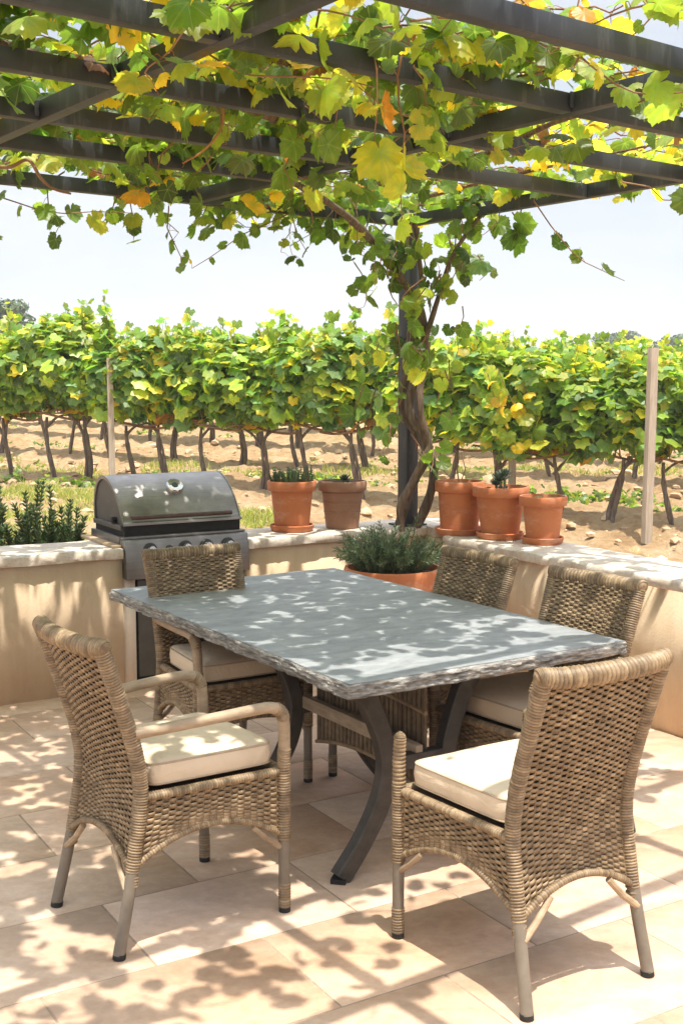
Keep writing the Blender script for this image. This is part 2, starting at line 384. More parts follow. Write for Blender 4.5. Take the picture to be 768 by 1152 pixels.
xs = np.concatenate([-np.geomspace(3000, 13.5, 26), np.arange(-13, 13.01, 0.09), np.geomspace(13.5, 3000, 26)])
ys = np.concatenate([-np.geomspace(3000, 4, 16), np.arange(-3, 6.9, 0.6), np.arange(7.0, 28, 0.075), np.geomspace(28.5, 4000, 34)])
X, Y = np.meshgrid(xs, ys, indexing='ij'); Z = ground_z(X, Y)
fine = np.clip((Y - 8.0) / 1.0, 0, 1) * np.clip((30 - Y) / 4, 0, 1) * (np.abs(X) < 14)
ROW_A = R(-22.5); RD = np.array([math.cos(ROW_A), math.sin(ROW_A)]); RN = np.array([-RD[1], RD[0]])   # along / across the vine rows
s_ = X * RN[0] + Y * RN[1]
rowp = 13.05
clump = vnoise(X * 2.2, Y * 2.2, 3) * 0.5 + vnoise(X * 5.5, Y * 5.5, 4) * 0.32 + vnoise(X * 11, Y * 11, 5) * 0.34 - 0.08
Z = Z + fine * ((clump - 0.5) * 0.24 + 0.035 * np.cos((s_ - rowp) * 2 * math.pi / 2.6))
gp = np.stack([X, Y, Z], -1)
gm = MB()
green = np.clip(vnoise(X * 0.8 + 7, Y * 0.8, 9) * 1.6 - 0.7, 0, 1) * np.exp(-((Y + 0.3 * X - 8.9) / 1.3) ** 2) * (X < 0.6)
tintc = np.ones(X.shape + (3,)); tintc = tintc * (1 - green[..., None]) + np.array([0.52, 0.72, 0.42]) * green[..., None]
gm.grid(gp, 0, tintc)
g = gm.build('ground', M['soil'], split=None); tag(g, kind='structure')

# clods and stones lying on the ploughed soil
ico = bmesh.new(); bmesh.ops.create_icosphere(ico, subdivisions=1, radius=1.0)
icov = np.array([v.co[:] for v in ico.verts]); icof = np.array([[v.index for v in f.verts] for f in ico.faces]); ico.free()
cm = MB()
for _ in range(1900):
    x = rng.uniform(-7, 8); y = rng.uniform(9.3, 20); r = 0.014 + 0.055 * rng.random() ** 4
    zz = float(ground_z(x, y)) + (vnoise(np.array(x * 2.2), np.array(y * 2.2), 3) * 0.5 + vnoise(np.array(x * 5.5), np.array(y * 5.5), 4) * 0.32 - 0.41) * 0.24
    vv = icov * (1 + rng.normal(0, 0.18, (len(icov), 1))) * np.array([r * 1.3, r * 1.1, r * 0.8])
    cm.add(vv + np.array([x, y, zz + r * 0.3]), icof, 0, np.ones(3) * rng.uniform(0.75, 1.15))
tag(cm.build('soil_clods', M['clod']), 'loose pale clods of dry earth scattered between the vine rows', 'soil', kind='stuff')

# ------------------------------------------------------------------ leaves
def leaf_shape(th_r, tips, curl, fold, ripple, seed, mid=False):
    r_ = np.random.default_rng(seed)
    full = list(th_r) + [(-t, q) for t, q in th_r[-2:0:-1]]; n = len(full); ph = r_.uniform(0, 6.28, 3)
    def z_(x, y, q, a): return -curl * q * q * (1 + 0.5 * math.sin(a * 1.0 + ph[0])) - fold * abs(x) + ripple * q * (math.sin(3 * a + ph[1]) + 0.7 * math.sin(7 * a + ph[2]))
    jit = 1 + r_.normal(0, 0.035, n); pts = [(0.0, 0.0, 0.0)]; vein = [1.0]
    for f in ((0.55, 1.0) if mid else (1.0,)):
        for k, (t, q) in enumerate(full):
            a = R(t); q = q * jit[k]; q = f * q if f == 1.0 else f * (0.6 * q + 0.4 * min(q, 0.8))
            x, y = q * math.sin(a), q * math.cos(a); pts.append((x, y, z_(x, y, q, a)))
            vein.append(1.0 if abs(t) in tips else (0.25 if f < 1 else 0.0))
    F = [(0, 1 + k, 1 + (k + 1) % n) for k in range(n)]
    if mid:
        for k in range(n):
            a, b_ = 1 + k, 1 + (k + 1) % n; F += [(a, a + n, b_ + n), (a, b_ + n, b_)]
    P = np.array(pts); P[:, 1] += 0.12
    return P, np.array(F)[:, ::-1], np.array(vein)
HI = [(0, 1.0), (7, .87), (13, .90), (20, .83), (27, .78), (35, .85), (41, .78), (51, .95), (59, .82), (65, .83), (73, .77), (80, .74), (88, .80), (95, .73), (105, .86), (115, .73), (124, .76), (133, .63), (143, .68), (158, .58), (171, .40), (180, .09)]
LO = [(0, 1.0), (13, .84), (27, .72), (50, .93), (76, .68), (104, .84), (125, .68), (145, .60), (180, .09)]
LEAF_HI = [leaf_shape(HI, (0, 51, 105), c, f, 0.05, s, True) for c, f, s in ((0.14, 0.05, 1), (0.36, 0.0, 2), (-0.16, 0.20, 3), (0.26, 0.26, 4), (0.10, -0.18, 9), (0.55, 0.10, 10), (0.4, 0.35, 11))]
LEAF_LO = [leaf_shape(LO, (0, 50, 104), c, f, 0.04, s) for c, f, s in ((0.15, 0.05, 5), (0.32, 0.05, 6), (-0.08, 0.2, 7))]

PAL = {'dark': (0.045, 0.088, 0.016), 'green': (0.085, 0.155, 0.022), 'light': (0.19, 0.28, 0.035), 'lime': (0.33, 0.37, 0.04),
       'yellow': (0.56, 0.44, 0.035), 'amber': (0.42, 0.20, 0.03), 'brown': (0.19, 0.085, 0.03), 'blue': (0.10, 0.18, 0.075)}
def pick_cols(n, w):
    ks = list(w); p = np.array([w[k] for k in ks], float); p /= p.sum()
    i = rng.choice(len(ks), n, p=p); base = np.array([PAL[k] for k in ks])[i]
    return base * rng.uniform(0.78, 1.25, (n, 1)) * (1 + rng.normal(0, 0.06, (n, 3)))

def scatter(mb, kinds, pos, nrm, tip, size, cols, mat=0):
    """one leaf per row: nrm = blade normal, tip = direction of the leaf tip"""
    pos = np.asarray(pos, float); n = len(pos)
    nrm = unit(nrm); tip = np.asarray(tip, float); tip = unit(tip - nrm * (tip * nrm).sum(1, keepdims=True))
    side = np.cross(tip, nrm); which = rng.integers(0, len(kinds), n)
    for k, (P, F, W) in enumerate(kinds):
        idx = np.where(which == k)[0]
        if not len(idx): continue
        Rm = np.stack([side[idx], tip[idx], nrm[idx]], 1)
        V = np.einsum('vk,nkj->nvj', P, Rm) * np.asarray(size)[idx][:, None, None] + pos[idx][:, None, :]
        nv = len(P)
        FF = (F[None] + (np.arange(len(idx)) * nv)[:, None, None]).reshape(-1, 3)
        shade = np.repeat(cols[idx][:, None, :], nv, 1)
        edge = 1 + np.abs(rng.normal(0, 0.16, (len(idx), nv, 1))) * np.array([1.1, 0.35, -0.3]); edge[:, 0] = [0.72, 0.95, 0.8]
        shade = shade * edge
        mb.add(V.reshape(-1, 3), FF, mat, shade.reshape(-1, 3), np.tile(W, len(idx)))

# ------------------------------------------------------------------ patio
TU = np.array([math.cos(R(31)), math.sin(R(31))]); TW = np.array([TU[1], -TU[0]])   # right-and-away / right-and-near
def L2(u, w): return TU * u + TW * w
WL0 = np.array([-1.74, 5.95]); WLd = np.array([math.cos(R(30.5)), math.sin(R(30.5))])
WR0 = np.array([0.593, 7.075]); WRd = np.array([math.cos(R(-59.5)), math.sin(R(-59.5))])
def wl(t, off=0.0): return WL0 + WLd * t + np.array([-WLd[1], WLd[0]]) * off     # off > 0: away from the patio
def wr(t, off=0.0): return WR0 + WRd * t + np.array([-WRd[1], WRd[0]]) * off
fm = MB()
o0 = np.array([-0.237, 3.384]); TL, TH = 0.672, 0.462
j = -9
for j in range(-13, 14):
    for i in range(-9, 9):
        u0 = i * TL + (0.5 * TL if j % 2 else 0) ; w0 = j * TH
        c = o0 + TU * (u0 + TL / 2) + TW * (w0 + TH / 2)
        if (c - WL0) @ np.array([-WLd[1], WLd[0]]) > 0.5 or (c - WR0) @ np.array([-WRd[1], WRd[0]]) > 0.5 or c[1] < -2.5: continue
        g_ = 0.0030; z1 = rng.normal(0, 0.0006); be = 0.003
        q = [o0 + TU * (u0 + a) + TW * (w0 + b_) for a, b_ in ((g_, g_), (TL - g_, g_), (TL - g_, TH - g_), (g_, TH - g_))]
        q2 = [o0 + TU * (u0 + a) + TW * (w0 + b_) for a, b_ in ((g_ + be, g_ + be), (TL - g_ - be, g_ + be), (TL - g_ - be, TH - g_ - be), (g_ + be, TH - g_ - be))]
        V = [[*p_, -0.004] for p_ in q] + [[*p_, z1] for p_ in q2]
        k_ = rng.random(); tc = np.array([1.0, 0.985, 0.97]) * rng.uniform(0.93, 1.07)
        if k_ < 0.25: tc *= np.array([0.96, 0.92, 0.88])
        elif k_ > 0.78: tc *= np.array([1.07, 1.09, 1.11])
        fm.add(V, [[7, 6, 5, 4], [0, 4, 5, 1], [1, 5, 6, 2], [2, 6, 7, 3], [3, 7, 4, 0]], 0, tc)
q = [o0 + TU * a + TW * b_ for a, b_ in ((-6.6, -6.2), (5.6, -6.2), (5.6, 6.6), (-6.6, 6.6))]
def clip_half(poly, n, d):
    out = []
    for a, b_ in zip(poly, poly[1:] + poly[:1]):
        da, db = a @ n - d, b_ @ n - d
        if da <= 0: out.append(a)
        if (da <= 0) != (db <= 0): out.append(a + (b_ - a) * (da / (da - db)))
    return out
nl = np.array([-WLd[1], WLd[0]]); nr = np.array([-WRd[1], WRd[0]])
q = clip_half(clip_half(q, nl, WL0 @ nl + 0.30), nr, WR0 @ nr + 0.30)
fm.add([[*p_, -0.003] for p_ in q][::-1], [list(range(len(q)))], 1)
tag(fm.build('patio_floor', [M['tile'], M['grout']], smooth=False), kind='structure')

# low walls ---------------------------------------------------------------
def prism(mb, poly, z0, z1, mat=0, col=(1, 1, 1)):
    n = len(poly); V = [[*p_, z0] for p_ in poly] + [[*p_, z1] for p_ in poly]
    mb.add(V, [list(range(n))[::-1], list(range(n, 2 * n))] + [[k, (k + 1) % n, n + (k + 1) % n, n + k] for k in range(n)], mat, col)
def coping(mb, a, d, length, width, z0, z1, over=0.025):
    """rough limestone slabs along a wall, chipped front edge"""
    nrm = np.array([-d[1], d[0]]); n = max(1, round(length / 0.95)); s = 0.0
    for k in range(n):
        l = length / n; us = np.linspace(s + 0.0015, s + l - 0.0015, 44)
        prof = [(-over + 0.004, z0), (-over, z0 + 0.006), (-over - 0.002, (z0 + z1) / 2), (-over + 0.002, z1 - 0.008), (-over + 0.012, z1), (width * 0.5, z1), (width + over - 0.01, z1), (width + over, z1 - 0.008), (width + over, z0)]
        P = np.zeros((len(us), len(prof), 3))
        for q_, (o_, zz) in enumerate(prof):
            jit = 0.0045 if o_ < 0.02 else 0.002
            jj = (vnoise(us * 14 + 31 * q_, us * 0 + q_ * 3.1, 7) - 0.5) * 2 * jit + (vnoise(us * 45, us * 0 + q_ * 5.3, 8) - 0.5) * jit
            p_ = a[None] + d[None] * us[:, None] + nrm[None] * (o_ + jj)[:, None]
            P[:, q_, :2] = p_; P[:, q_, 2] = zz + (vnoise(us * 9, us * 0 + q_, 12) - 0.5) * 0.005
        mb.grid(P, 0, wrap_v=True, flip=True)
        for e in (0, -1):
            mb.add(P[e], [list(range(len(prof)))[::(1 if e == 0 else -1)]], 0)
        s += l

ZL, ZR, CAPT, WW = 0.768, 0.740, 0.052, 0.40
GL, GR_ = 0.655, 1.395       # the grill bay along the left wall
W1 = thing('garden_wall', 'low ochre stucco wall with pale stone coping, left of the built-in grill', 'wall', (*wl(-1, 0.2), 0))
W2 = thing('garden_wall', 'short low stucco wall between the grill and the corner post, two terracotta pots on it', 'wall', (*wl(1.8, 0.2), 0))
W3 = thing('garden_wall', 'low ochre stucco wall with stone coping behind the right-hand chairs, three terracotta pots on it', 'wall', (*wr(1.5, 0.2), 0))
for root, fnc, t0, t1, zt, d, a0 in ((W1, wl, -2.6, GL, ZL, WLd, WL0), (W2, wl, GR_, 2.62, ZL, WLd, WL0), (W3, wr, 0.06, 4.9, ZR, WRd, WR0)):
    mb = MB(); ts = np.linspace(t0, t1, 60)
    cut = 0.0
    prism(mb, [fnc(t0, 0), fnc(t1, 0), fnc(t1, WW), fnc(t0, WW)], 0.0, zt - CAPT - 0.002)
    mb.build('wall_body', M['stucco'], root, smooth=False, rel=root.location)
    mc = MB(); ext = 0.0
    coping(mc, fnc(t0, 0), d, t1 - t0 + ext, WW, zt - CAPT, zt)
    mc.build('coping', M['cap'], root, rel=root.location, split=50)
# stone slab that closes the corner under the post
cw = thing('corner_pier', 'stucco corner pier with stone slab carrying the black post and vine', 'pier', (0.5, 7.3, 0))
cpoly = [wl(2.623, -0.015), np.array([0.56, 7.135]), wr(0.057, WW + 0.02), np.array([0.78, 7.72]), wl(2.623, WW + 0.02)]
mb = MB(); prism(mb, [p_ * 1.0 for p_ in cpoly], 0.0, ZL - CAPT - 0.004); mb.build('wall_body', M['stucco'], cw, smooth=False, rel=cw.location)
mb = MB(); prism(mb, cpoly, ZL - CAPT, ZL + 0.003); mb.build('coping', M['cap'], cw, smooth=False, rel=cw.location, bevel=0.006)
# paler end pier next to the grill cabinet
mb = MB(); prism(mb, [wl(GL + 0.003, 0.012), wl(GL + 0.075, 0.012), wl(GL + 0.075, 0.30), wl(GL + 0.003, 0.30)], 0.0, 0.60, 0, (1.25, 1.42, 1.75))
mb.build('end_pier', M['stucco'], W1, smooth=False, rel=W1.location)

# ------------------------------------------------------------------ pergola
P0 = np.array([0.412, 7.33]); PA = np.array([math.cos(R(37.2)), math.sin(R(37.2))]); PC = np.array([PA[1], -PA[0]])
PZ = 2.59; BW, BH = 0.050, 0.066
def pp(a, c): return P0 + PA * a + PC * c
pg = thing('pergola', 'dark steel pergola of crossing beams overhead, black corner post on the wall', 'pergola', (*P0, ZL))
def beam(name, a, b_, zlo=PZ, h=BH, w=BW):
    a = np.asarray(a); b_ = np.asarray(b_); d = unit(b_ - a); n = np.array([-d[1], d[0]]) * w / 2
    mb = MB(); prism(mb, [a - n, b_ - n, b_ + n, a + n], zlo, zlo + h)
    return mb.build(name, M['steel'], pg, rel=pg.location, bevel=0.004)
CA = [0.0, -1.50, -2.93, -4.40]
for a in CA: beam('cross_beam', pp(a - 0.02, -0.03 if a == 0 else 0.065), pp(a - 0.02, 4.1), PZ, BH + 0.004)
CB = [0.03, 0.87, 1.42, 2.03, 2.66, 3.24, 3.85]
for c in CB:
    if c == 0.03:
        beam('rafter', pp(-4.6, c), pp(-0.055, c)); continue
    for k in range(3):
        if c == 0.87 and k == 0: continue
        beam('rafter', pp(CA[k + 1] - 0.02 + BW / 2 + 0.001, c), pp(CA[k] - 0.02 - BW / 2 - 0.001, c))
# cleats at the joints
for c in CB[1:]:
    for k in (1, 2):
        p_ = pp(CA[k] - 0.02 - BW / 2 - 0.012, c + 0.035); q_ = pp(CA[k] - 0.02 - BW / 2 - 0.012, c + 0.041)
        beam('cleat', p_ - PA * 0.012, p_ + PA * 0.009, PZ + 0.012, 0.055, 0.006)
beam('post', P0 - PC * 0.048 * 0 + PA * -0.045, P0 + PA * 0.045, ZL + 0.004, PZ - ZL - 0.005, 0.09)
mb = MB(); prism(mb, [P0 + PA * a + PC * b_ for a, b_ in ((-.085, -.085), (.085, -.085), (.085, .085), (-.085, .085))][::-1], ZL + 0.0035, ZL + 0.013)
mb.build('base_plate', M['steel'], pg, rel=pg.location, bevel=0.002)
for c2, a2 in ((0.03, -4.5), (4.0, -0.02)):
    p_ = pp(a2, c2); beam('post', p_ - PA * 0.045, p_ + PA * 0.045, 0.0, PZ - 0.001, 0.09)

# ------------------------------------------------------------------ climbing vine over the pergola
gv = thing('climbing_vine', 'old grapevine with twisted trunk climbing the black post, yellow-green leaves covering the pergola', 'grapevine', (0.42, 7.2, ZL))
VR = gv.location
def pxpath(pts, Y): return [pt(x, y, Y if np.isscalar(Y) else Y[k]) for k, (x, y) in enumerate(pts)]
def cane_path(mb, P, r0, r1, n=40, sides=7, mat=0, lumps=0.12, col=(1, 1, 1)):
    Q = smooth_path(P, n); t = np.linspace(0, 1, n)
    rad = (r0 + (r1 - r0) * t) * (1 + lumps * (vnoise(t * 17 + r0 * 999, t * 0 + 3, 2) - 0.5) * 2)
    mb.tube(Q, rad, sides, mat, col); return Q
tm = MB()
cane_path(tm, pxpath([(447, 598), (456, 566), (466, 540), (478, 516), (476, 492), (461, 462), (465, 432), (474, 408), (478, 376)], [7.26, 7.2, 7.17, 7.16, 7.15, 7.14, 7.15, 7.17, 7.18]), 0.032, 0.025, 70, 10)
cane_path(tm, pxpath([(466, 596), (478, 572), (486, 545), (486, 520), (470, 490), (453, 462), (455, 430), (466, 398), (466, 360), (462, 330)], [7.26, 7.22, 7.22, 7.22, 7.24, 7.22, 7.2, 7.2, 7.2, 7.2]), 0.030, 0.022, 70, 9)
cane_path(tm, pxpath([(452, 597), (450, 570), (462, 545), (474, 520), (482, 500), (474, 470), (472, 440), (478, 410), (480, 385)], [7.16, 7.13, 7.13, 7.12, 7.14, 7.1, 7.1, 7.14, 7.15]), 0.022, 0.022, 70, 9, col=(1.25, 1.2, 1.15))
tm.build('trunk', M['bark'], gv, rel=VR, split=None)
arms = [([(478, 378), (469, 342), (450, 312), (434, 288), (400, 252), (372, 230), (330, 205)], [7.18, 7.15, 7.05, 6.95, 6.7, 6.4, 6.0], 0.030, 0.018),
        ([(477, 385), (488, 350), (500, 312), (510, 285), (536, 248), (560, 225)], [7.15, 7.12, 7.1, 7.05, 6.9, 6.7], 0.018, 0.010),
        ([(470, 350), (474, 320), (470, 280), (466, 240)], [7.16, 7.12, 7.05, 6.9], 0.016, 0.010)]
for P, Ys, r0, r1 in arms:
    am = MB(); cane_path(am, pxpath(P, Ys), r0, r1, 46, 8); am.build('branch', M['bark'], gv, rel=VR, split=None)
# thick old arms lying on the rafters
for P, r0, r1 in (([pp(-0.9, 0.9), pp(-1.6, 1.3), pp(-2.3, 1.75), pp(-3.1, 1.85), pp(-4.2, 2.3)], 0.024, 0.014),
                  ([pp(-0.8, 0.7), pp(-0.9, 1.6), pp(-1.2, 2.4), pp(-1.1, 3.2)], 0.018, 0.009),
                  ([pp(-1.4, 0.5), pp(-2.4, 0.6), pp(-3.2, 0.75), pp(-4.3, 0.9)], 0.02, 0.010),
                  ([pp(-2.0, 1.9), pp(-2.6, 2.35), pp(-3.3, 2.5), pp(-4.2, 2.9)], 0.016, 0.010),
                  ([pp(-0.3, 0.5), pp(-0.4, 1.3), pp(-0.5, 2.2)], 0.012, 0.006)):
    am = MB(); Q = [np.array([*p_, PZ + BH + 0.03 + 0.03 * math.sin(3 * k)]) for k, p_ in enumerate(P)]
    cane_path(am, Q, r0, r1, 50, 7, lumps=0.2, col=(1.3, 1.1, 0.95)); am.build('branch', M['bark'], gv, rel=VR, split=None)

def density(a, c):
    """how thickly the canopy is grown over the pergola plan (a along the rafters, c towards the house)"""
    d = 1.0
    if a > -0.9: d *= 0.55
    if c > 1.9 and a > -1.5: d *= 0.42
    if c > 2.75 and a > -2.2: d *= 0.2
    if c > 2.2 and a > -0.9: d *= 0.35
    if c > 2.9 and a > -2.75: d *= 0.0
    if c > 3.3: d *= 0.4
    return d

CW = {'dark': .12, 'green': .34, 'light': .28, 'lime': .13, 'yellow': .035, 'amber': .012, 'brown': .025, 'blue': .07}
CWY = {'green': .10, 'light': .22, 'lime': .38, 'yellow': .24, 'amber': .015, 'brown': .025}
CWG = {'dark': .25, 'green': .42, 'light': .22, 'lime': .06, 'blue': .05}
def shoot(mb, P, spacing, size, pal, hang=0.35, r0=0.0045, alt=0.06, col=(1, 1, 1), stem=True, keep=1.0):
    """a cane along P with a leaf at every node"""
    P = np.asarray(P, float)
    Ln = np.linalg.norm(np.diff(P, axis=0), axis=1).sum(); n = max(4, int(Ln / spacing))
    Q = smooth_path(P, n)
    if stem: mb.tube(Q, np.linspace(r0, 0.0018, n), 5, 1, col, cap=False)
    T = unit(np.gradient(Q, axis=0))
    sd = unit(np.cross(T, [0, 0, 1.0]) + 1e-3) * np.where(np.arange(n) % 2, 1, -1)[:, None]
    off = unit(sd + rng.normal(0, 0.5, (n, 3)) + [0, 0, 0.15]) * rng.uniform(0.4, 1.3, (n, 1)) * alt
    k = rng.random(n) < keep
    base = (Q + off)[k]; q0 = Q[k]; n = len(base)
    if n == 0: return
    if stem:
        for a_, b_ in zip(q0, base):
            mb.tube([a_, (a_ + b_) / 2 + [0, 0, 0.008], b_], [0.0016, 0.0014, 0.0012], 3, 1, (1.3, 1.0, 0.8), cap=False)
    nr_ = unit(np.array([0, 0, 1.0]) * (1 - hang) + rng.normal(0, 0.42, (n, 3)) + hang * unit(np.stack([rng.normal(0, 1, n), rng.normal(-0.7, 1, n), np.zeros(n)], 1)))
    tp = unit(off[k] * 4 / alt * 0.3 + np.array([0, 0, -0.9]) + rng.normal(0, 0.35, (n, 3)))
    sz = size * rng.uniform(0.55, 1.2, n)
    scatter(mb, LEAF_HI, base, nr_, tp, sz, pick_cols(n, pal), 0)

fol = MB()
n_can = 0
while n_can < 305:
    a = rng.uniform(-4.6, 0.35); c = rng.uniform(-0.35, 4.0)
    if rng.random() > density(a, c): continue
    n_can += 1
    p_ = np.array([*pp(a, c), PZ + BH + abs(rng.normal(0, 0.08)) + 0.01]); h = rng.uniform(0, 2 * math.pi)
    P = [p_.copy()]; droop = 1.0 if rng.random() < 0.14 else 0.0
    for k in range(rng.integers(6, 13)):
        h += rng.normal(0, 0.35); dz = rng.normal(0.004, 0.03) - 0.045 * droop * (k > 3)
        p_ = p_ + np.array([0.085 * math.cos(h), 0.085 * math.sin(h), dz]); p_[2] = min(max(p_[2], PZ + BH + 0.03 - 0.16 * droop), PZ + BH + 0.34); P.append(p_.copy())
    yel = CWY if (rng.random() < 0.07 or (a > -1.6 and c > 1.0 and rng.random() < 0.6)) else (CWG if (c < 0.8 and rng.random() < 0.5) else CW)
    shoot(fol, P, 0.056, 0.064 + 0.018 * rng.random(), yel, 0.32, stem=True, keep=0.95)
for kk in range(72):                       # the heavy growth above the head of the trunk
    a, c = (rng.normal(-1.7, 0.55), rng.normal(1.35, 0.7)) if kk % 2 else (rng.normal(-2.35, 0.4), rng.normal(2.35, 0.5)); p_ = np.array([*pp(a, c), PZ + BH + 0.05]); h = rng.uniform(0, 6.28); P = [p_.copy()]
    for k in range(rng.integers(5, 9)):
        p_ = p_ + np.array([0.06 * math.cos(h), 0.06 * math.sin(h), 0.012 - 0.008 * k]); P.append(p_.copy())
    shoot(fol, P, 0.055, 0.074, CW, 0.4, keep=0.95)
# the skirt of leaves below the far edge beams and round the head of the trunk
for _ in range(13):
    a = rng.uniform(-2.7, -0.2); p_ = np.array([*pp(a, -0.02 + rng.normal(0, 0.06)), PZ + 0.12]); P = [p_.copy()]
    for k in range(rng.integers(3, 6)):
        p_ = p_ + np.array([*(PA * rng.normal(0, 0.05)), -0.065]); P.append(p_.copy())
    shoot(fol, P, 0.062, 0.07, CWG if rng.random() < 0.6 else CW, 0.75)
fol.build('foliage', [M['leaf'], M['cane']], gv, rel=VR, split=None)

# leaf clusters hanging round the trunk
tf = MB()
for (x, y, sx, sy, n, Yd) in ((415, 275, 26, 32, 15, 7.0), (425, 330, 20, 22, 9, 7.05), (512, 300, 22, 40, 17, 7.05), (545, 245, 30, 18, 15, 6.9), (470, 290, 24, 40, 14, 7.0),
                              (445, 390, 14, 20, 6, 7.1), (480, 400, 18, 14, 6, 7.08), (432, 440, 14, 22, 8, 7.1), (500, 425, 14, 22, 6, 7.1), (436, 480, 12, 10, 4, 7.1), (492, 470, 9, 14, 5, 7.1), (478, 508, 12, 8, 5, 7.06), (492, 530, 8, 14, 4, 7.1), (390, 250, 24, 18, 14, 6.8), (455, 395, 22, 12, 4, 7.02)):
    for _ in range(max(1, int(round(n * (0.68 if y < 330 else 0.5))))):
        p_ = pt(x + rng.normal(0, sx * 0.75), y + rng.normal(0, sy * 0.75), Yd + rng.normal(0, 0.09))
        P = [p_ + [rng.normal(0, 0.04), rng.normal(0, 0.03), 0.09], p_, p_ + [rng.normal(0, 0.04), rng.normal(0, 0.03), -0.06]]
        shoot(tf, P, 0.06, 0.080, CWG, 0.8, alt=0.045, keep=0.55)
tf.build('trunk_foliage', [M['leaf'], M['cane']], gv, rel=VR, split=None)

hang = [([(600, 226), (622, 258), (640, 280), (652, 292), (672, 302), (702, 316)], 6.3, 0.085, CWG, 0.058, 0.9),
        ([(330, 238), (300, 252), (272, 264), (245, 284), (216, 302)], 6.7, 0.085, CW, 0.052, 0.85),
        ([(190, 232), (186, 250), (196, 272), (206, 296), (204, 304)], 6.2, 0.095, CWG, 0.058, 0.95),
        ([(452, 60), (446, 100), (455, 150), (450, 200), (452, 246)], 3.75, 0.070, {'lime': .5, 'light': .3, 'yellow': .2}, 0.072, 0.95),
        ([(465, 75), (480, 100), (470, 140), (432, 190)], 3.8, 0.07, {'lime': .5, 'light': .3, 'yellow': .2}, 0.072, 0.9),
        ([(555, 60), (545, 90), (548, 140), (555, 175)], 4.6, 0.08, CWY, 0.06, 0.9),
        ([(386, 20), (372, 60), (380, 110), (376, 150)], 4.0, 0.07, CWG, 0.08, 0.95),
        ([(410, 10), (420, 50), (425, 110), (420, 160)], 3.7, 0.07, CW, 0.085, 0.95),
        ([(330, 100), (345, 140), (320, 180), (330, 215)], 4.4, 0.07, CWG, 0.08, 0.95),
        ([(245, 150), (236, 180), (215, 200), (225, 225)], 4.8, 0.08, CWG, 0.07, 0.95),
        ([(205, 150), (175, 185), (190, 215)], 4.9, 0.09, CW, 0.06, 0.9),
        ([(-20, 215), (20, 228), (60, 240), (110, 238), (150, 240)], 5.9, 0.085, CW, 0.062, 0.85),
        ([(655, -30), (652, -6), (648, 12), (652, 20)], 3.6, 0.045, {'amber': .6, 'brown': .4}, 0.045, 1.0),
        ([(742, -30), (738, 8), (734, 18), (712, 40), (700, 48)], 3.7, 0.07, CW, 0.03, 0.8),
        ([(700, 205), (730, 210), (745, 225), (775, 226)], 5.3, 0.07, CW, 0.06, 0.8)]
for P, Yd, sp, pal, sz, kp in hang:
    hm = MB(); shoot(hm, pxpath(P, Yd), sp, sz, pal, 0.85, r0=0.004, alt=0.04, keep=kp)
    hm.build('hanging_shoot', [M['leaf'], M['cane']], gv, rel=VR, split=None)
cmb = MB(); cane_path(cmb, pxpath([(212, 70), (232, 88), (250, 118), (248, 146), (228, 170), (205, 184)], 4.2), 0.006, 0.003, 40, 6, col=(1.3, 1.1, 0.7))
cane_path(cmb, pxpath([(208, 72), (226, 94), (246, 124), (250, 150)], 4.22), 0.004, 0.002, 40, 5)
cmb.build('tendril', M['cane'], gv, rel=VR, split=None)
cmb = MB(); cane_path(cmb, pxpath([(-20, 184), (10, 188), (32, 180), (46, 200), (60, 212), (80, 218)], 5.5), 0.010, 0.006, 40, 6); cmb.build('tendril', M['cane'], gv, rel=VR, split=None)

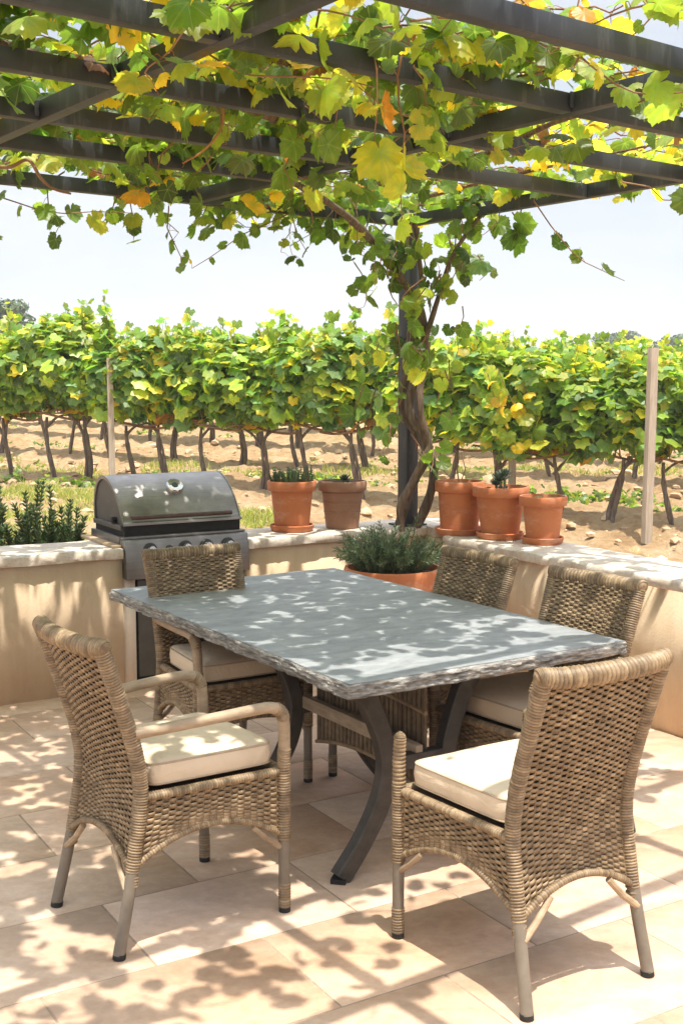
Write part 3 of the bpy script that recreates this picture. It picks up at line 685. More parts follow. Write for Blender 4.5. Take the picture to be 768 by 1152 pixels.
# ------------------------------------------------------------------ vineyard
FW = {'dark': .08, 'green': .32, 'light': .30, 'lime': .09, 'yellow': .025, 'blue': .22}
FWY = {'green': .25, 'light': .32, 'lime': .24, 'yellow': .09, 'blue': .12}
def crown_mesh(n, low, yel):
    mb = MB()
    P = []; Nn = []; C = []
    lob = [(rng.uniform(-0.46, 0.46), rng.uniform(-0.2, 0.2), rng.uniform(1.0, 1.72), rng.uniform(0.17, 0.34)) for _ in range(15)]
    m_ = 0
    while m_ < n:
        lx, ly, lz, lr = lob[rng.integers(0, len(lob))]
        d = unit(rng.normal(0, 1, 3)); r_ = lr * (0.55 + 0.5 * rng.random())
        p_ = np.array([lx, ly, lz]) + d * r_ * np.array([1, 0.9, 1.05])
        if p_[2] < 0.78: continue
        P.append(p_); nn = unit(d * 0.8 + [0, 0, 0.75] + rng.normal(0, 0.4, 3)); Nn.append(nn); m_ += 1
    # wild shoots on top
    for _ in range(11):
        x, y = rng.uniform(-0.5, 0.5), rng.uniform(-0.18, 0.18); h = rng.uniform(1.55, 1.75); top = h + rng.uniform(0.05, 0.48); lean = rng.normal(0, 0.12)
        mb.tube([(x, y, h - 0.3), (x + lean * 0.4, y, (h + top) / 2), (x + lean, y, top)], [0.005, 0.004, 0.002], 4, 1, cap=False)
        for k in range(14):
            f = k / 13; P.append(np.array([x + lean * f, y, h - 0.1 + (top - h + 0.1) * f]) + rng.normal(0, 0.035, 3)); Nn.append(unit(rng.normal(0, 1, 3) + [0, -0.4, 0.5]))
    P = np.array(P); Nn = np.array(Nn)
    tip = np.stack([rng.normal(0, 0.5, len(P)), rng.normal(-0.25, 0.5, len(P)), -1 + rng.normal(0, 0.4, len(P))], 1)
    cols = pick_cols(len(P), FWY if yel else FW) * 1.5
    k = (P[:, 2] < 0.95) & (rng.random(len(P)) < 0.2); cols[k] = pick_cols(int(k.sum()), {'amber': .3, 'yellow': .4, 'brown': .3})
    k = (P[:, 2] > 1.62) & (rng.random(len(P)) < 0.6); cols[k] = pick_cols(int(k.sum()), {'lime': .5, 'yellow': .16, 'light': .5})
    f = np.clip((P[:, 2] - 1.5) / 0.6, 0, 1)
    scatter(mb, LEAF_LO, P, Nn, tip, rng.uniform(0.075, 0.15, len(P)) * (1 - 0.4 * f), cols, 0)
    # cordon and spurs carrying the leaves
    q = np.array([(x, 0.02 * math.sin(9 * x), 0.80 + 0.05 * math.sin(5 * x)) for x in np.linspace(-0.5, 0.5, 12)]); mb.tube(q, 0.016, 6, 1)
    for _ in range(8):
        x = rng.uniform(-0.45, 0.45); mb.tube([(x, 0, 0.8), (x + rng.normal(0, .06), rng.normal(0, .06), 1.1), (x + rng.normal(0, .1), rng.normal(0, .1), 1.5)], [0.008, 0.006, 0.004], 4, 1, cap=False)
    return mb
def trunk_mesh(kind):
    mb = MB(); ph = rng.uniform(0, 6); b_ = 0.07
    P = [(b_ * math.sin(ph + t * 3.3) * (1 - 0.4 * t) - b_ * math.sin(ph), 0.04 * math.cos(ph + 4 * t), t * 0.84 - 0.06) for t in np.linspace(0, 1, 9)]
    cane_path(mb, P, 0.034, 0.023, 30, 8, lumps=0.3)
    top = np.array(P[-1])
    if kind % 2 == 0:
        cane_path(mb, [top - [0, 0, 0.22], top + [0.12, 0.0, -0.05], top + [0.30, 0, 0.06]], 0.02, 0.014, 16, 6)
    if kind % 3 == 0:
        cane_path(mb, [np.array(P[0]) + [0.05, 0, 0], np.array(P[3]) + [0.05, 0, 0], np.array(P[6]) + [0.02, 0.02, 0], top + [-0.1, 0, 0.05]], 0.028, 0.016, 20, 6, lumps=0.25)
    cane_path(mb, [top - [0, 0, 0.12], top + [-0.14, 0, 0.0], top + [-0.32, 0, 0.04]], 0.018, 0.012, 16, 6)
    return mb
protos = []
for k in range(6):
    c_o = crown_mesh(900, False, k in (1, 4)).build('crown', [M['leaf_field'], M['cane']], split=None)
    t_o = trunk_mesh(k).build('trunk', M['bark'], split=None)
    protos.append((c_o.data, t_o.data)); bpy.data.objects.remove(c_o); bpy.data.objects.remove(t_o)
FR0 = np.array([2.95, 12.55])         # the near right vine of the front row
front_labels = {}
def vine(x, y, k, label, group, rz, sc, flip):
    z = float(ground_z(x, y))
    r_ = thing('grapevine', label, 'grapevine', (x, y, z), ROW_A + (math.pi if flip else 0) + rz, group)
    r_.scale = (sc[0], sc[0], sc[1])
    for nm, me in (('crown', protos[k][0]), ('trunk', protos[k][1])):
        o = bpy.data.objects.new(nm, me); COL.objects.link(o); o.parent = r_
    return r_
FRONT = {-10: 'front-row grapevine at the far left edge, rosemary shrub below it', -9: 'front-row grapevine second from the left edge of the vineyard',
         -8: 'front-row grapevine with tall wild shoots just left of the left stake', -7: 'front-row grapevine directly behind the left wooden stake',
         -6: 'front-row grapevine above the left half of the grill lid', -5: 'front-row grapevine above the lid thermometer of the grill',
         -4: 'front-row grapevine just right of the grill lid', -3: 'front-row grapevine behind the left pot on the short wall',
         -2: 'front-row grapevine just left of the pergola post', -1: 'front-row grapevine just right of the pergola post',
         0: 'front-row grapevine behind the three terracotta pots', 1: 'front-row grapevine between the smallest pot and the right stake',
         2: 'front-row grapevine with dark trunk just left of the right stake', 3: 'front-row grapevine at the far right edge beyond the stake'}
front_px = {-10: 10, -9: 62, -8: 97, -7: 148, -6: 186, -5: 234, -4: 296, -3: 344, -2: 404, -1: 508, 0: 562, 1: 628, 2: 690, 3: 758}
def on_row(px, row):
    """where the ray towards a photo column meets vine row `row` in plan"""
    dx = (px - 384) / FPX; d = np.array([dx, 1.0]); o_ = FR0 + RN * 2.6 * row
    t = (o_ @ RN) / (d @ RN); return d * t
for k_, px in front_px.items():
    p_ = on_row(px, 0); fl = rng.random() < 0.5
    yel = k_ in (-10, -7, -3, -1)
    vr_ = vine(p_[0], p_[1], (1 if yel and k_ % 2 else 4 if yel else [0, 2, 3, 5][k_ % 4]), FRONT[k_], 'grapevines of the front vineyard row', rng.normal(0, 0.08), (rng.uniform(0.92, 1.06), rng.uniform(0.94, 1.06) * (1.10 if k_ == -8 else 0.86 if k_ >= 1 else 0.95 if k_ >= -1 else 1.0)), fl)
    if k_ == 0:
        scene.view_layers[0].update()
        hm = MB(); inv = np.array(vr_.matrix_world.inverted())
        for P in ([(560, 415), (572, 445), (590, 470), (598, 500)], [(556, 430), (566, 465), (574, 505)], [(586, 430), (600, 455), (606, 478)], [(548, 420), (556, 450), (560, 480)]):
            q = np.array(pxpath(P, p_[1] - 0.5)); q = q @ inv[:3, :3].T + inv[:3, 3]
            shoot(hm, q, 0.075, 0.115, {'lime': .45, 'light': .3, 'yellow': .3}, 0.8, alt=0.07)
        hm.build('hanging_shoot', [M['leaf'], M['cane']], vr_, split=None)
words = {1: 'second', 2: 'third', 3: 'fourth'}
for row in (1, 2, 3):
    a_, b_ = on_row(-50, row), on_row(820, row); ln = np.linalg.norm(b_ - a_); n = int(ln / (0.82 + 0.1 * row))
    for k in range(n + 1):
        p_ = a_ + (b_ - a_) * (k + rng.normal(0, 0.12)) / n
        vine(p_[0], p_[1], int(rng.integers(0, 6)), 'grapevine of the %s row, its thin dark trunk showing between nearer trunks' % words[row], 'grapevines of the %s vineyard row' % words[row], rng.normal(0, 0.1), (rng.uniform(0.9, 1.05), rng.uniform(0.84, 0.95)), rng.random() < 0.5)

# vineyard stakes
def stake(px, Yd, top, label, w, lean):
    x = (px - 384) / FPX * Yd; z = float(ground_z(x, Yd)) - 0.05
    s = thing('vineyard_stake', label, 'stake', (x, Yd, z), 0.3, 'wooden stakes of the vineyard')
    mb = MB(); zs = np.linspace(0, top - z, 24); P = []
    for q in zs:
        jx = (vnoise(np.array(q * 6), np.array(px * 0.1), 1) - 0.5) * 0.008
        P.append([(sx * w / 2 + jx + lean * q, sy * w / 2 + jx, q) for sx, sy in ((-1, -1), (1, -1), (1, 1), (-1, 1))])
    mb.grid(np.array(P), 0, wrap_v=True); mb.add(P[-1], [[0, 1, 2, 3]], 0)
    o = mb.build('post', M['wood_stake'], s, bevel=0.004)
    return s
stake(126, 14.6, 1.96, 'pale square wooden stake left of the grill, in front of the vines', 0.072, -0.004)
stake(729.5, 11.9, 2.0, 'pale wooden stake on the right, standing before the vines', 0.082, 0.008)
stake(576, 13.6, 1.35, 'short pale stake behind the three terracotta pots', 0.07, 0.0)

# weeds between the rows
wm = MB()
def tuft(mb, x, y, r_, n, h, pal, L_=LEAF_LO, s=0.05):
    z = float(ground_z(x, y)); d = rng.normal(0, 1, (n, 3)); d[:, 2] = np.abs(d[:, 2]) * h; P = np.array([x, y, z]) + d * r_ * 0.5
    scatter(mb, L_, P, unit(d + [0, 0, 0.8] + rng.normal(0, 0.4, (n, 3))), unit(d + rng.normal(0, 0.3, (n, 3))), rng.uniform(0.6, 1.2, n) * s, pick_cols(n, pal), 0)
GW = {'green': .5, 'light': .3, 'dark': .2, 'lime': .1}
for px, row, dr in ((100, 0, -0.5), (20, 0, -0.3), (75, 0, -0.4), (205, 0, -0.4), (345, 0, 0.6), (570, 0.5, 0), (600, 0.5, 0), (640, 0.45, 0), (660, 0.5, 0), (735, 0.3, 0), (620, 0, -1.25), (365, 0.5, 0), (330, 0.6, 0), (520, 0.6, 0), (700, 0.6, 0.0)):
    p_ = on_row(px, row) + RN * dr
    for _ in range(5): tuft(wm, p_[0] + rng.normal(0, 0.22), p_[1] + rng.normal(0, 0.1), 0.16, 14, 0.6, GW)
for _ in range(240):
    row = rng.choice([0.5, 1.45, 2.5]); p_ = on_row(rng.uniform(-30, 800), row) + RN * rng.normal(0, 0.25)
    if vnoise(np.array(p_[0] * 0.9), np.array(p_[1] * 0.9), 21) < 0.5: continue
    tuft(wm, p_[0], p_[1], 0.14, 10, 0.45, GW, s=0.04)
tag(wm.build('weeds', M['leaf_field'], split=None), 'low green weeds growing on the pale soil between the vine rows', 'weeds', kind='stuff')
# grass patches just behind the wall
gmb = MB()
def blades(mb, P, h, col, lean=0.35, w=0.006):
    n = len(P); a = rng.uniform(0, 2 * math.pi, n); side = np.stack([np.cos(a), np.sin(a), np.zeros(n)], 1) * w
    ln = rng.normal(0, lean, (n, 3)); ln[:, 2] = 0; hh = h * rng.uniform(0.5, 1.2, (n, 1)); tipv = P + ln * hh + np.concatenate([np.zeros((n, 2)), hh], 1)
    mid = P + ln * hh * 0.35 + np.concatenate([np.zeros((n, 2)), hh * 0.55], 1)
    V = np.stack([P - side, P + side, mid + side * 0.7, mid - side * 0.7, tipv], 1).reshape(-1, 3); k = np.arange(n)[:, None] * 5
    F = [list(f) for f in np.concatenate([k + 0, k + 1, k + 2, k + 3], 1)] + [list(f) for f in np.concatenate([k + 3, k + 2, k + 4], 1)]
    mb.add(V, [[int(i) for i in f] for f in F], 0, np.repeat(col, 5, 0))
def grass_at(n, px0, px1, y0, y1, h, cols_, thr, seed):
    P = []
    for _ in range(n):
        Yd = rng.uniform(y0, y1); x = (rng.uniform(px0, px1) - 384) / FPX * Yd
        if vnoise(np.array(x * 1.6), np.array(Yd * 1.6), seed) < thr + 0.25 * abs(2 * (Yd - y0) / (y1 - y0) - 1) ** 2: continue
        P.append([x, Yd, float(ground_z(x, Yd)) + (float(vnoise(np.array(x * 2.2), np.array(Yd * 2.2), 3)) - 0.5) * 0.12 - 0.01])
    P = np.array(P); cc = np.array(cols_)[rng.integers(0, len(cols_), len(P))] * rng.uniform(0.8, 1.2, (len(P), 1))
    blades(gmb, P, h, cc, 0.5, 0.007)
GG = [(0.22, 0.27, 0.055), (0.34, 0.36, 0.10), (0.46, 0.42, 0.18)]; GD = [(0.52, 0.44, 0.22), (0.58, 0.48, 0.27), (0.36, 0.36, 0.12)]
grass_at(14000, -60, 160, 10.2, 14.4, 0.10, GG, 0.18, 33)
grass_at(5000, 262, 330, 10.2, 13.6, 0.09, GG, 0.25, 34)
grass_at(2500, 590, 800, 9.4, 11.6, 0.07, GD, 0.5, 35)
grass_at(9000, -40, 800, 15.6, 17.6, 0.11, GG, 0.42, 36)
tag(gmb.build('grass', M['leaf_field'], split=None), 'short dry yellow-green grass behind the low walls', 'grass', kind='stuff')

# ------------------------------------------------------------------ far trees, hills, farmhouse
def far_tree(px, Yd, r_, h, crown_h, label, grp='trees beyond the vineyard', flat=0.6):
    x = (px - 384) / FPX * Yd; z = 0.75
    t = thing('tree', label, 'tree', (x, Yd, z), 0, grp)
    mb = MB(); P = [(0, 0, -0.3), (0.15 * r_, 0, h * 0.35), (0.05 * r_, 0, h - crown_h * 0.5)]
    mb.tube(smooth_path(P, 10), np.linspace(0.32, 0.16, 10) * r_ / 3, 7, 0)
    for k in range(7):
        a = k * 0.9; mb.tube([(0.1 * r_, 0, h * 0.5), (math.cos(a) * r_ * .4, math.sin(a) * r_ * .4, h - crown_h * 0.55), (math.cos(a) * r_ * .7, math.sin(a) * r_ * .7, h - crown_h * 0.35)], [0.1 * r_ / 3, 0.07 * r_ / 3, 0.03 * r_ / 3], 5, 0)
    mb.build('trunk', M['tree_bark'], t, split=None)
    lob = [(r_ * 0.62 * rng.uniform(-1, 1), r_ * 0.62 * rng.uniform(-1, 1), h - crown_h * 0.5 + crown_h * 0.24 * rng.uniform(-1, 1), r_ * rng.uniform(0.30, 0.46)) for _ in range(26)]
    cr = MB(); n = 4200; P = []; D = []
    for _ in range(n):
        lx, ly, lz, lr = lob[rng.integers(0, 26)]; d = unit(rng.normal(0, 1, 3)); P.append(np.array([lx, ly, lz]) + d * lr * np.array([1, 1, flat]) * rng.uniform(0.75, 1.05)); D.append(d)
    P = np.array(P); D = np.array(D)
    scatter(cr, LEAF_LO[:1], P, unit(D + rng.normal(0, 0.5, (n, 3)) + [0, 0, .3]), rng.normal(0, 1, (n, 3)), rng.uniform(0.05, 0.10, n) * r_, np.ones((n, 3)) * rng.uniform(0.7, 1.35, (n, 1)), 0)
    cr.build('crown', M['tree_leaf'], t, split=None); return t
far_tree(4, 80, 2.1, 7.0, 3.6, 'round olive-grey tree beyond the vines at the left edge')
far_tree(690, 150, 3.0, 7.6, 3.6, 'grey-green umbrella pine on the horizon above the right vines')
far_tree(765, 130, 3.2, 6.6, 4.2, 'dark bushy tree on the horizon at the right edge')
far_tree(527, 190, 3.4, 7.4, 4.0, 'low grey-green tree on the horizon just right of the post')
far_tree(545, 200, 2.6, 6.6, 3.6, 'smaller round tree beside the low horizon tree right of the post')
far_tree(652, 210, 3.4, 7.4, 4.6, 'low dark tree on the horizon left of the umbrella pine')
far_tree(715, 200, 3.2, 6.6, 4.4, 'faint low tree on the horizon right of the umbrella pine')
hm = MB(); hx = np.linspace(-900, 900, 240); prof = 9 + 7 * vnoise(hx / 70, hx * 0, 41) + 4 * vnoise(hx / 18, hx * 0 + 2, 42)
hm.grid(np.stack([np.stack([hx, 640 + 0 * hx, -1 + 0 * hx], -1), np.stack([hx, 690 + 0 * hx, prof * 0.8], -1), np.stack([hx, 740 + 0 * hx, prof], -1), np.stack([hx, 900 + 0 * hx, -1 + 0 * hx], -1)], 1), flip=False)
tag(hm.build('hills', M['hill'], split=None), kind='structure')
fh = thing('farmhouse', 'tiny white farmhouse on the horizon below the umbrella pine', 'house', (38.5, 165, 0.75), 0.25)
mb = MB(); mb.box((-3.2, -2, -0.5), (3.2, 2, 3.4)); mb.build('wall', M['white_wall'], fh, smooth=False)
mb = MB(); mb.add([(-3.5, -2.3, 3.42), (3.5, -2.3, 3.42), (3.5, 2.3, 3.42), (-3.5, 2.3, 3.42), (-3.5, 0, 4.5), (3.5, 0, 4.5)], [[0, 1, 5, 4], [2, 3, 4, 5], [1, 2, 5], [3, 0, 4], [3, 2, 1, 0]])
mb.build('roof', M['roof_tile'], fh, smooth=False)
for x in (-2.0, 0.2, 2.1):
    mb = MB(); mb.box((x - 0.4, -2.05, 1.2), (x + 0.4, -2.003, 2.4)); mb.build('window', M['dark_glass'], fh, smooth=False)

# ------------------------------------------------------------------ summer haze
hz = MB(); hz.box((-950, -40, -3), (950, 930, 46)); m = bpy.data.materials.new('haze'); m.use_nodes = True; nt = m.node_tree; nt.nodes.clear()
vo = N(nt, 'ShaderNodeVolumePrincipled', Density=0.0011, Anisotropy=0.0); vo.inputs['Color'].default_value = (0.93, 0.95, 0.98, 1)
nt.links.new(vo.outputs[0], N(nt, 'ShaderNodeOutputMaterial').inputs['Volume'])
tag(hz.build('haze', m, smooth=False), kind='stuff')

# ------------------------------------------------------------------ wicker chairs
def tan_cols(n):
    base = np.array([(1.0, 1.0, 1.0), (1.12, 1.1, 1.06), (0.86, 0.83, 0.78), (1.2, 1.2, 1.18)])[rng.integers(0, 4, n)]
    return base * rng.uniform(0.88, 1.12, (n, 1))
def weave(mb, S, width, height, pitch=0.0225, row=0.0090, amp=0.0038, hw=0.0051, th=0.0021, shade_liner=0.009):
    """over-and-under weave on the surface S(u, t): u across, t down, normal outwards"""
    ns = int(round(width / pitch)) ; m_ = ns * 4 + 1; nrow = max(3, int(round(height / row)))
    u = np.linspace(0, 1, m_); ang = np.arange(6) * math.pi / 3; e = 1e-3
    for k in range(nrow):
        t = (k + 0.5) / nrow + 0 * u
        t = t + (vnoise(u * 6 + k * 7.7, u * 0 + 1, 50) - 0.5) * 0.35 / nrow
        C = S(u, t); Tu = unit(S(np.minimum(u + e, 1), t) - S(np.maximum(u - e, 0), t)); Tt = unit(S(u, np.minimum(t + e, 1)) - S(u, np.maximum(t - e, 0)))
        Nn = unit(np.cross(Tt, Tu)); B = np.cross(Nn, Tu)
        ph = np.cos(math.pi * (u * ns + 0.5 + k)); z = amp * np.sign(ph) * np.abs(ph) ** 0.75 * rng.uniform(0.85, 1.15)
        w_ = hw * (0.86 + 0.22 * (ph > 0)) * rng.uniform(0.9, 1.12)
        Cc = C + Nn * z[:, None]
        P = Cc[:, None, :] + Nn[:, None, :] * (th * np.cos(ang))[None, :, None] + B[:, None, :] * (w_[:, None] * np.sin(ang)[None, :])[:, :, None]
        seg = tan_cols(ns + 1); col = seg[np.clip((u * ns).astype(int), 0, ns)]
        mb.grid(P, 0, np.repeat(col[:, None, :], 6, 1), wrap_v=True)
    tt = np.linspace(0, 1, 14)
    for k in range(ns + 1):
        mb.tube(S(np.full(14, min(max((k) / ns, 0.004), 0.996)), tt), 0.0036, 5, 0, (0.72, 0.68, 0.6), cap=False)
    if shade_liner > 0:  # added dark sheet behind the strands: darkens the gaps, blocks light
        U, V_ = np.meshgrid(np.linspace(0, 1, 20), tt, indexing='ij'); P = S(U.ravel(), V_.ravel())
        Nn = unit(np.cross(unit(S(U.ravel(), np.minimum(V_.ravel() + e, 1)) - S(U.ravel(), np.maximum(V_.ravel() - e, 0))), unit(S(np.minimum(U.ravel() + e, 1), V_.ravel()) - S(np.maximum(U.ravel() - e, 0), V_.ravel()))))
        mb.grid((P - Nn * shade_liner).reshape(20, 14, 3), 1)

def wrapped(mb, P, r_, n=12, wrap=0.0085, flat=1.0, mat=0, lo=0.86):
    """a rail bound with flat cane: ridged rings, each turn its own tone"""
    P = np.asarray(P, float); Ln = np.linalg.norm(np.diff(P, axis=0), axis=1).sum(); turns = max(4, int(Ln / wrap))
    m_ = turns * 4 + 1; Q = smooth_path(P, m_); q = np.arange(m_) % 4
    rr = np.asarray([0.84, 1.0, 1.04, 1.0])[q]; rs = np.asarray(r_, float)
    rad = (np.full(m_, float(r_)) if rs.ndim == 0 else np.interp(np.linspace(0, 1, m_), np.linspace(0, 1, len(rs)), rs)) * rr * (1 + rng.normal(0, 0.012, m_))
    tc = tan_cols(turns + 1)[np.minimum(np.arange(m_) // 4, turns)] * np.where(q == 0, 0.62, 1.0)[:, None]
    mb.tube(Q, rad, n, mat, tc, flat=flat)

ZB, ZS, ZT = 0.245, 0.455, 0.905
def back_y(z):
    z = np.asarray(z, float)
    return np.interp(z, [ZB, 0.38, ZS, 0.54, 0.66, 0.80, ZT + 0.03], [-0.243, -0.218, -0.207, -0.212, -0.243, -0.288, -0.334])
def back_hw(z):
    return np.interp(np.asarray(z, float), [ZB, ZS, ZT], [0.206, 0.203, 0.209])

def build_chair(label, arms):
    t = thing('wicker_armchair' if arms else 'wicker_chair', label, 'chair', (0, 0, 0), 0, 'woven wicker chairs round the stone table')
    # ---- backrest
    arch = lambda v: 0.075 * (1 - v * v)            # v in -1..1
    def S_back(u, q):
        v = 2 * u - 1; z = ZT - 0.012 - q * (ZT - 0.012 - ZB) + arch(v) * q ** 3
        return np.stack([back_hw(z) * v, back_y(z) - 0.022 * (1 - v * v) * np.clip((z - 0.3) / 0.4, 0, 1), z], -1)
    mb = MB(); weave(mb, S_back, 0.43, ZT - ZB - 0.03, shade_liner=0.0075)
    def S_in(u, q):
        p_ = S_back(1 - u, q); p_[..., 1] += 0.0165; return p_
    weave(mb, S_in, 0.43, ZT - ZB - 0.03, shade_liner=0)
    br = mb.build('backrest', [M['wicker'], M['gap_shade_and_deck']], t, split=None)
    for sx in (1, -1):
        mb = MB(); zz = np.linspace(ZB - 0.005, ZT + 0.0, 9)
        wrapped(mb, [(sx * back_hw(z), back_y(z), z) for z in zz], np.linspace(0.0205, 0.024, 9)); mb.build('side_rail', M['wicker'], br, split=None)
    mb = MB(); wrapped(mb, [(x, back_y(ZT) - 0.024 * (1 - (x / 0.212) ** 2), ZT + 0.004 + 0.006 * (abs(x) > 0.19)) for x in (-0.232, -0.227, -0.215, -0.16, -0.08, 0, 0.08, 0.16, 0.215, 0.227, 0.232)], [0.008, 0.020, 0.0265, 0.0285, 0.0285, 0.0285, 0.0285, 0.0285, 0.0265, 0.020, 0.008], 14)
    mb.build('top_rail', M['wicker'], br, split=None)
    # ---- woven skirts under the seat
    sk = MB()
    for sx in (1, -1):
        def S_side(u, q, sx=sx):
            v = 2 * u - 1; uu = u if sx > 0 else 1 - u
            y = back_y(ZS - 0 * u) * (1 - uu) + 0.258 * uu; z = ZS - 0.006 - q * (ZS - 0.006 - ZB - 0.012) + 0.085 * (1 - v * v) * q ** 2
            y = y + (back_y(z) - back_y(ZS)) * (1 - uu)
            return np.stack([sx * (0.206 + (0.244 - 0.206) * uu), y, z], -1)
        weave(sk, S_side, 0.47, 0.175)
    def S_front(u, q):
        v = 2 * u - 1; z = ZS - 0.006 - q * (ZS - 0.006 - ZB - 0.012) + 0.06 * (1 - v * v) * q ** 2
        return np.stack([-0.244 * v, 0.26 + 0 * u, z], -1)
    weave(sk, S_front, 0.48, 0.18)
    so = sk.build('seat_skirt', [M['wicker'], M['gap_shade_and_deck']], t, split=None)
    rim = MB()
    vs = np.linspace(-1, 1, 13)
    for sx in (1, -1):
        wrapped(rim, [(sx * (0.206 + 0.038 * (v + 1) / 2), back_y(ZB) + (0.258 - back_y(ZB)) * (v + 1) / 2, ZB + 0.004 + 0.088 * (1 - v * v)) for v in vs], 0.0105, 9)
        wrapped(rim, [(sx * (0.203 + 0.038 * (v + 1) / 2), back_y(ZS) + (0.258 - back_y(ZS)) * (v + 1) / 2, ZS) for v in vs], 0.017, 10, flat=0.8)
    wrapped(rim, [(0.244 * v, 0.26, ZB + 0.01 + 0.06 * (1 - v * v)) for v in vs], 0.0105, 9)
    wrapped(rim, [(0.244 * v, 0.26, ZS) for v in vs], 0.017, 10, flat=0.8)
    wrapped(rim, [(0.206 * v, back_y(ZB) - 0.004, ZB + 0.002 + 0.078 * (1 - v * v)) for v in vs], 0.0105, 9)
    rim.build('seat_rim', M['wicker'], t, split=None)
    dk = MB(); U, V_ = np.meshgrid(np.linspace(-1, 1, 12), np.linspace(0, 1, 12), indexing='ij')
    dk.grid(np.stack([U * (0.2 + 0.04 * V_), -0.205 + 0.46 * V_, 0 * U + ZS - 0.004], -1), 0); dk.build('seat_deck', M['gap_shade_and_deck'], t)
    # ---- legs
    for sx in (1, -1):
        mb = MB(); mb.tube([(sx * 0.206, back_y(ZB) + 0.012, ZB + 0.05), (sx * 0.208, -0.247, ZB - 0.02), (sx * 0.213, -0.268, 0.13), (sx * 0.219, -0.296, 0.012)], [0.0175, 0.0185, 0.018, 0.0185], 14)
        lg = mb.build('leg', M['leg_wood'], t)
        mb = MB(); mb.tube([(sx * 0.219, -0.296, 0.0), (sx * 0.2185, -0.294, 0.016)], 0.0195, 14); mb.build('foot_cap', M['rubber'], lg)
        mb = MB(); wrapped(mb, [(sx * 0.206, -0.2435, ZB - 0.012), (sx * 0.207, -0.247, ZB - 0.045)], 0.020, 12); mb.build('binding', M['wicker'], lg, split=None)
        ztop = ZS + 0.02 if arms else 0.60
        mb = MB(); mb.tube([(sx * 0.246, 0.26, ZB + 0.02), (sx * 0.246, 0.261, 0.012)], [0.018, 0.0175], 14); lg = mb.build('leg', M['leg_wood'], t)
        mb = MB(); mb.tube([(sx * 0.246, 0.261, 0.0), (sx * 0.246, 0.261, 0.015)], 0.0185, 14); mb.build('foot_cap', M['rubber'], lg)
        mb = MB(); wrapped(mb, [(sx * 0.246, 0.261, 0.016), (sx * 0.246, 0.261, 0.095)], 0.0195, 12); mb.build('binding', M['wicker'], lg, split=None)
        mb = MB(); wrapped(mb, [(sx * 0.246, 0.26, ZB - 0.01), (sx * 0.246, 0.26, ZS + 0.02)], 0.0215, 12); mb.build('binding', M['wicker'], lg, split=None)
        if not arms:
            mb = MB(); wrapped(mb, [(sx * 0.246, 0.26, ZS + 0.02), (sx * 0.246, 0.26, 0.55), (sx * 0.244, 0.258, 0.615), (sx * 0.243, 0.2575, 0.632)], [0.0205, 0.0195, 0.018, 0.006], 12); mb.build('front_post', M['wicker'], t, split=None)
        # diagonal braces between the leg and the arch
        mb = MB(); mb.tube([(sx * 0.206, -0.262, ZB - 0.05), (sx * 0.155, -0.256, ZB - 0.01), (sx * 0.105, -0.25, ZB + 0.045)], [0.011, 0.010, 0.010], 9, 0, (1.25, 1.2, 1.1)); mb.build('brace', M['arm_wood'], t)
        mb = MB(); mb.tube([(sx * 0.246, 0.245, ZB - 0.03), (sx * 0.243, 0.20, ZB + 0.005), (sx * 0.24, 0.15, ZB + 0.05)], [0.010, 0.009, 0.009], 8, 0, (1.1, 1.05, 1.0)); mb.build('brace', M['arm_wood'], t)
    # ---- arms
    if arms:
        for sx in (1, -1):
            P = [(sx * 0.214, back_y(0.655) + 0.01, 0.652), (sx * 0.228, -0.12, 0.657), (sx * 0.246, 0.05, 0.664), (sx * 0.251, 0.165, 0.667), (sx * 0.252, 0.215, 0.663), (sx * 0.251, 0.247, 0.645), (sx * 0.249, 0.260, 0.61), (sx * 0.247, 0.262, 0.54), (sx * 0.246, 0.26, ZS + 0.012)]
            mb = MB(); Q = smooth_path(P, 60); mb.tube(Q, np.linspace(0.0165, 0.0195, 60), 12, 0, (1.15, 1.12, 1.08)); a_ = mb.build('armrest', M['arm_wood'], t, split=None)
            mb = MB(); wrapped(mb, Q[32:44], 0.0205, 12, 0.007); mb.build('binding', M['wicker'], a_, split=None)
            mb = MB(); wrapped(mb, Q[53:60], 0.0212, 12, 0.008); mb.build('binding', M['wicker'], a_, split=None)
    return t

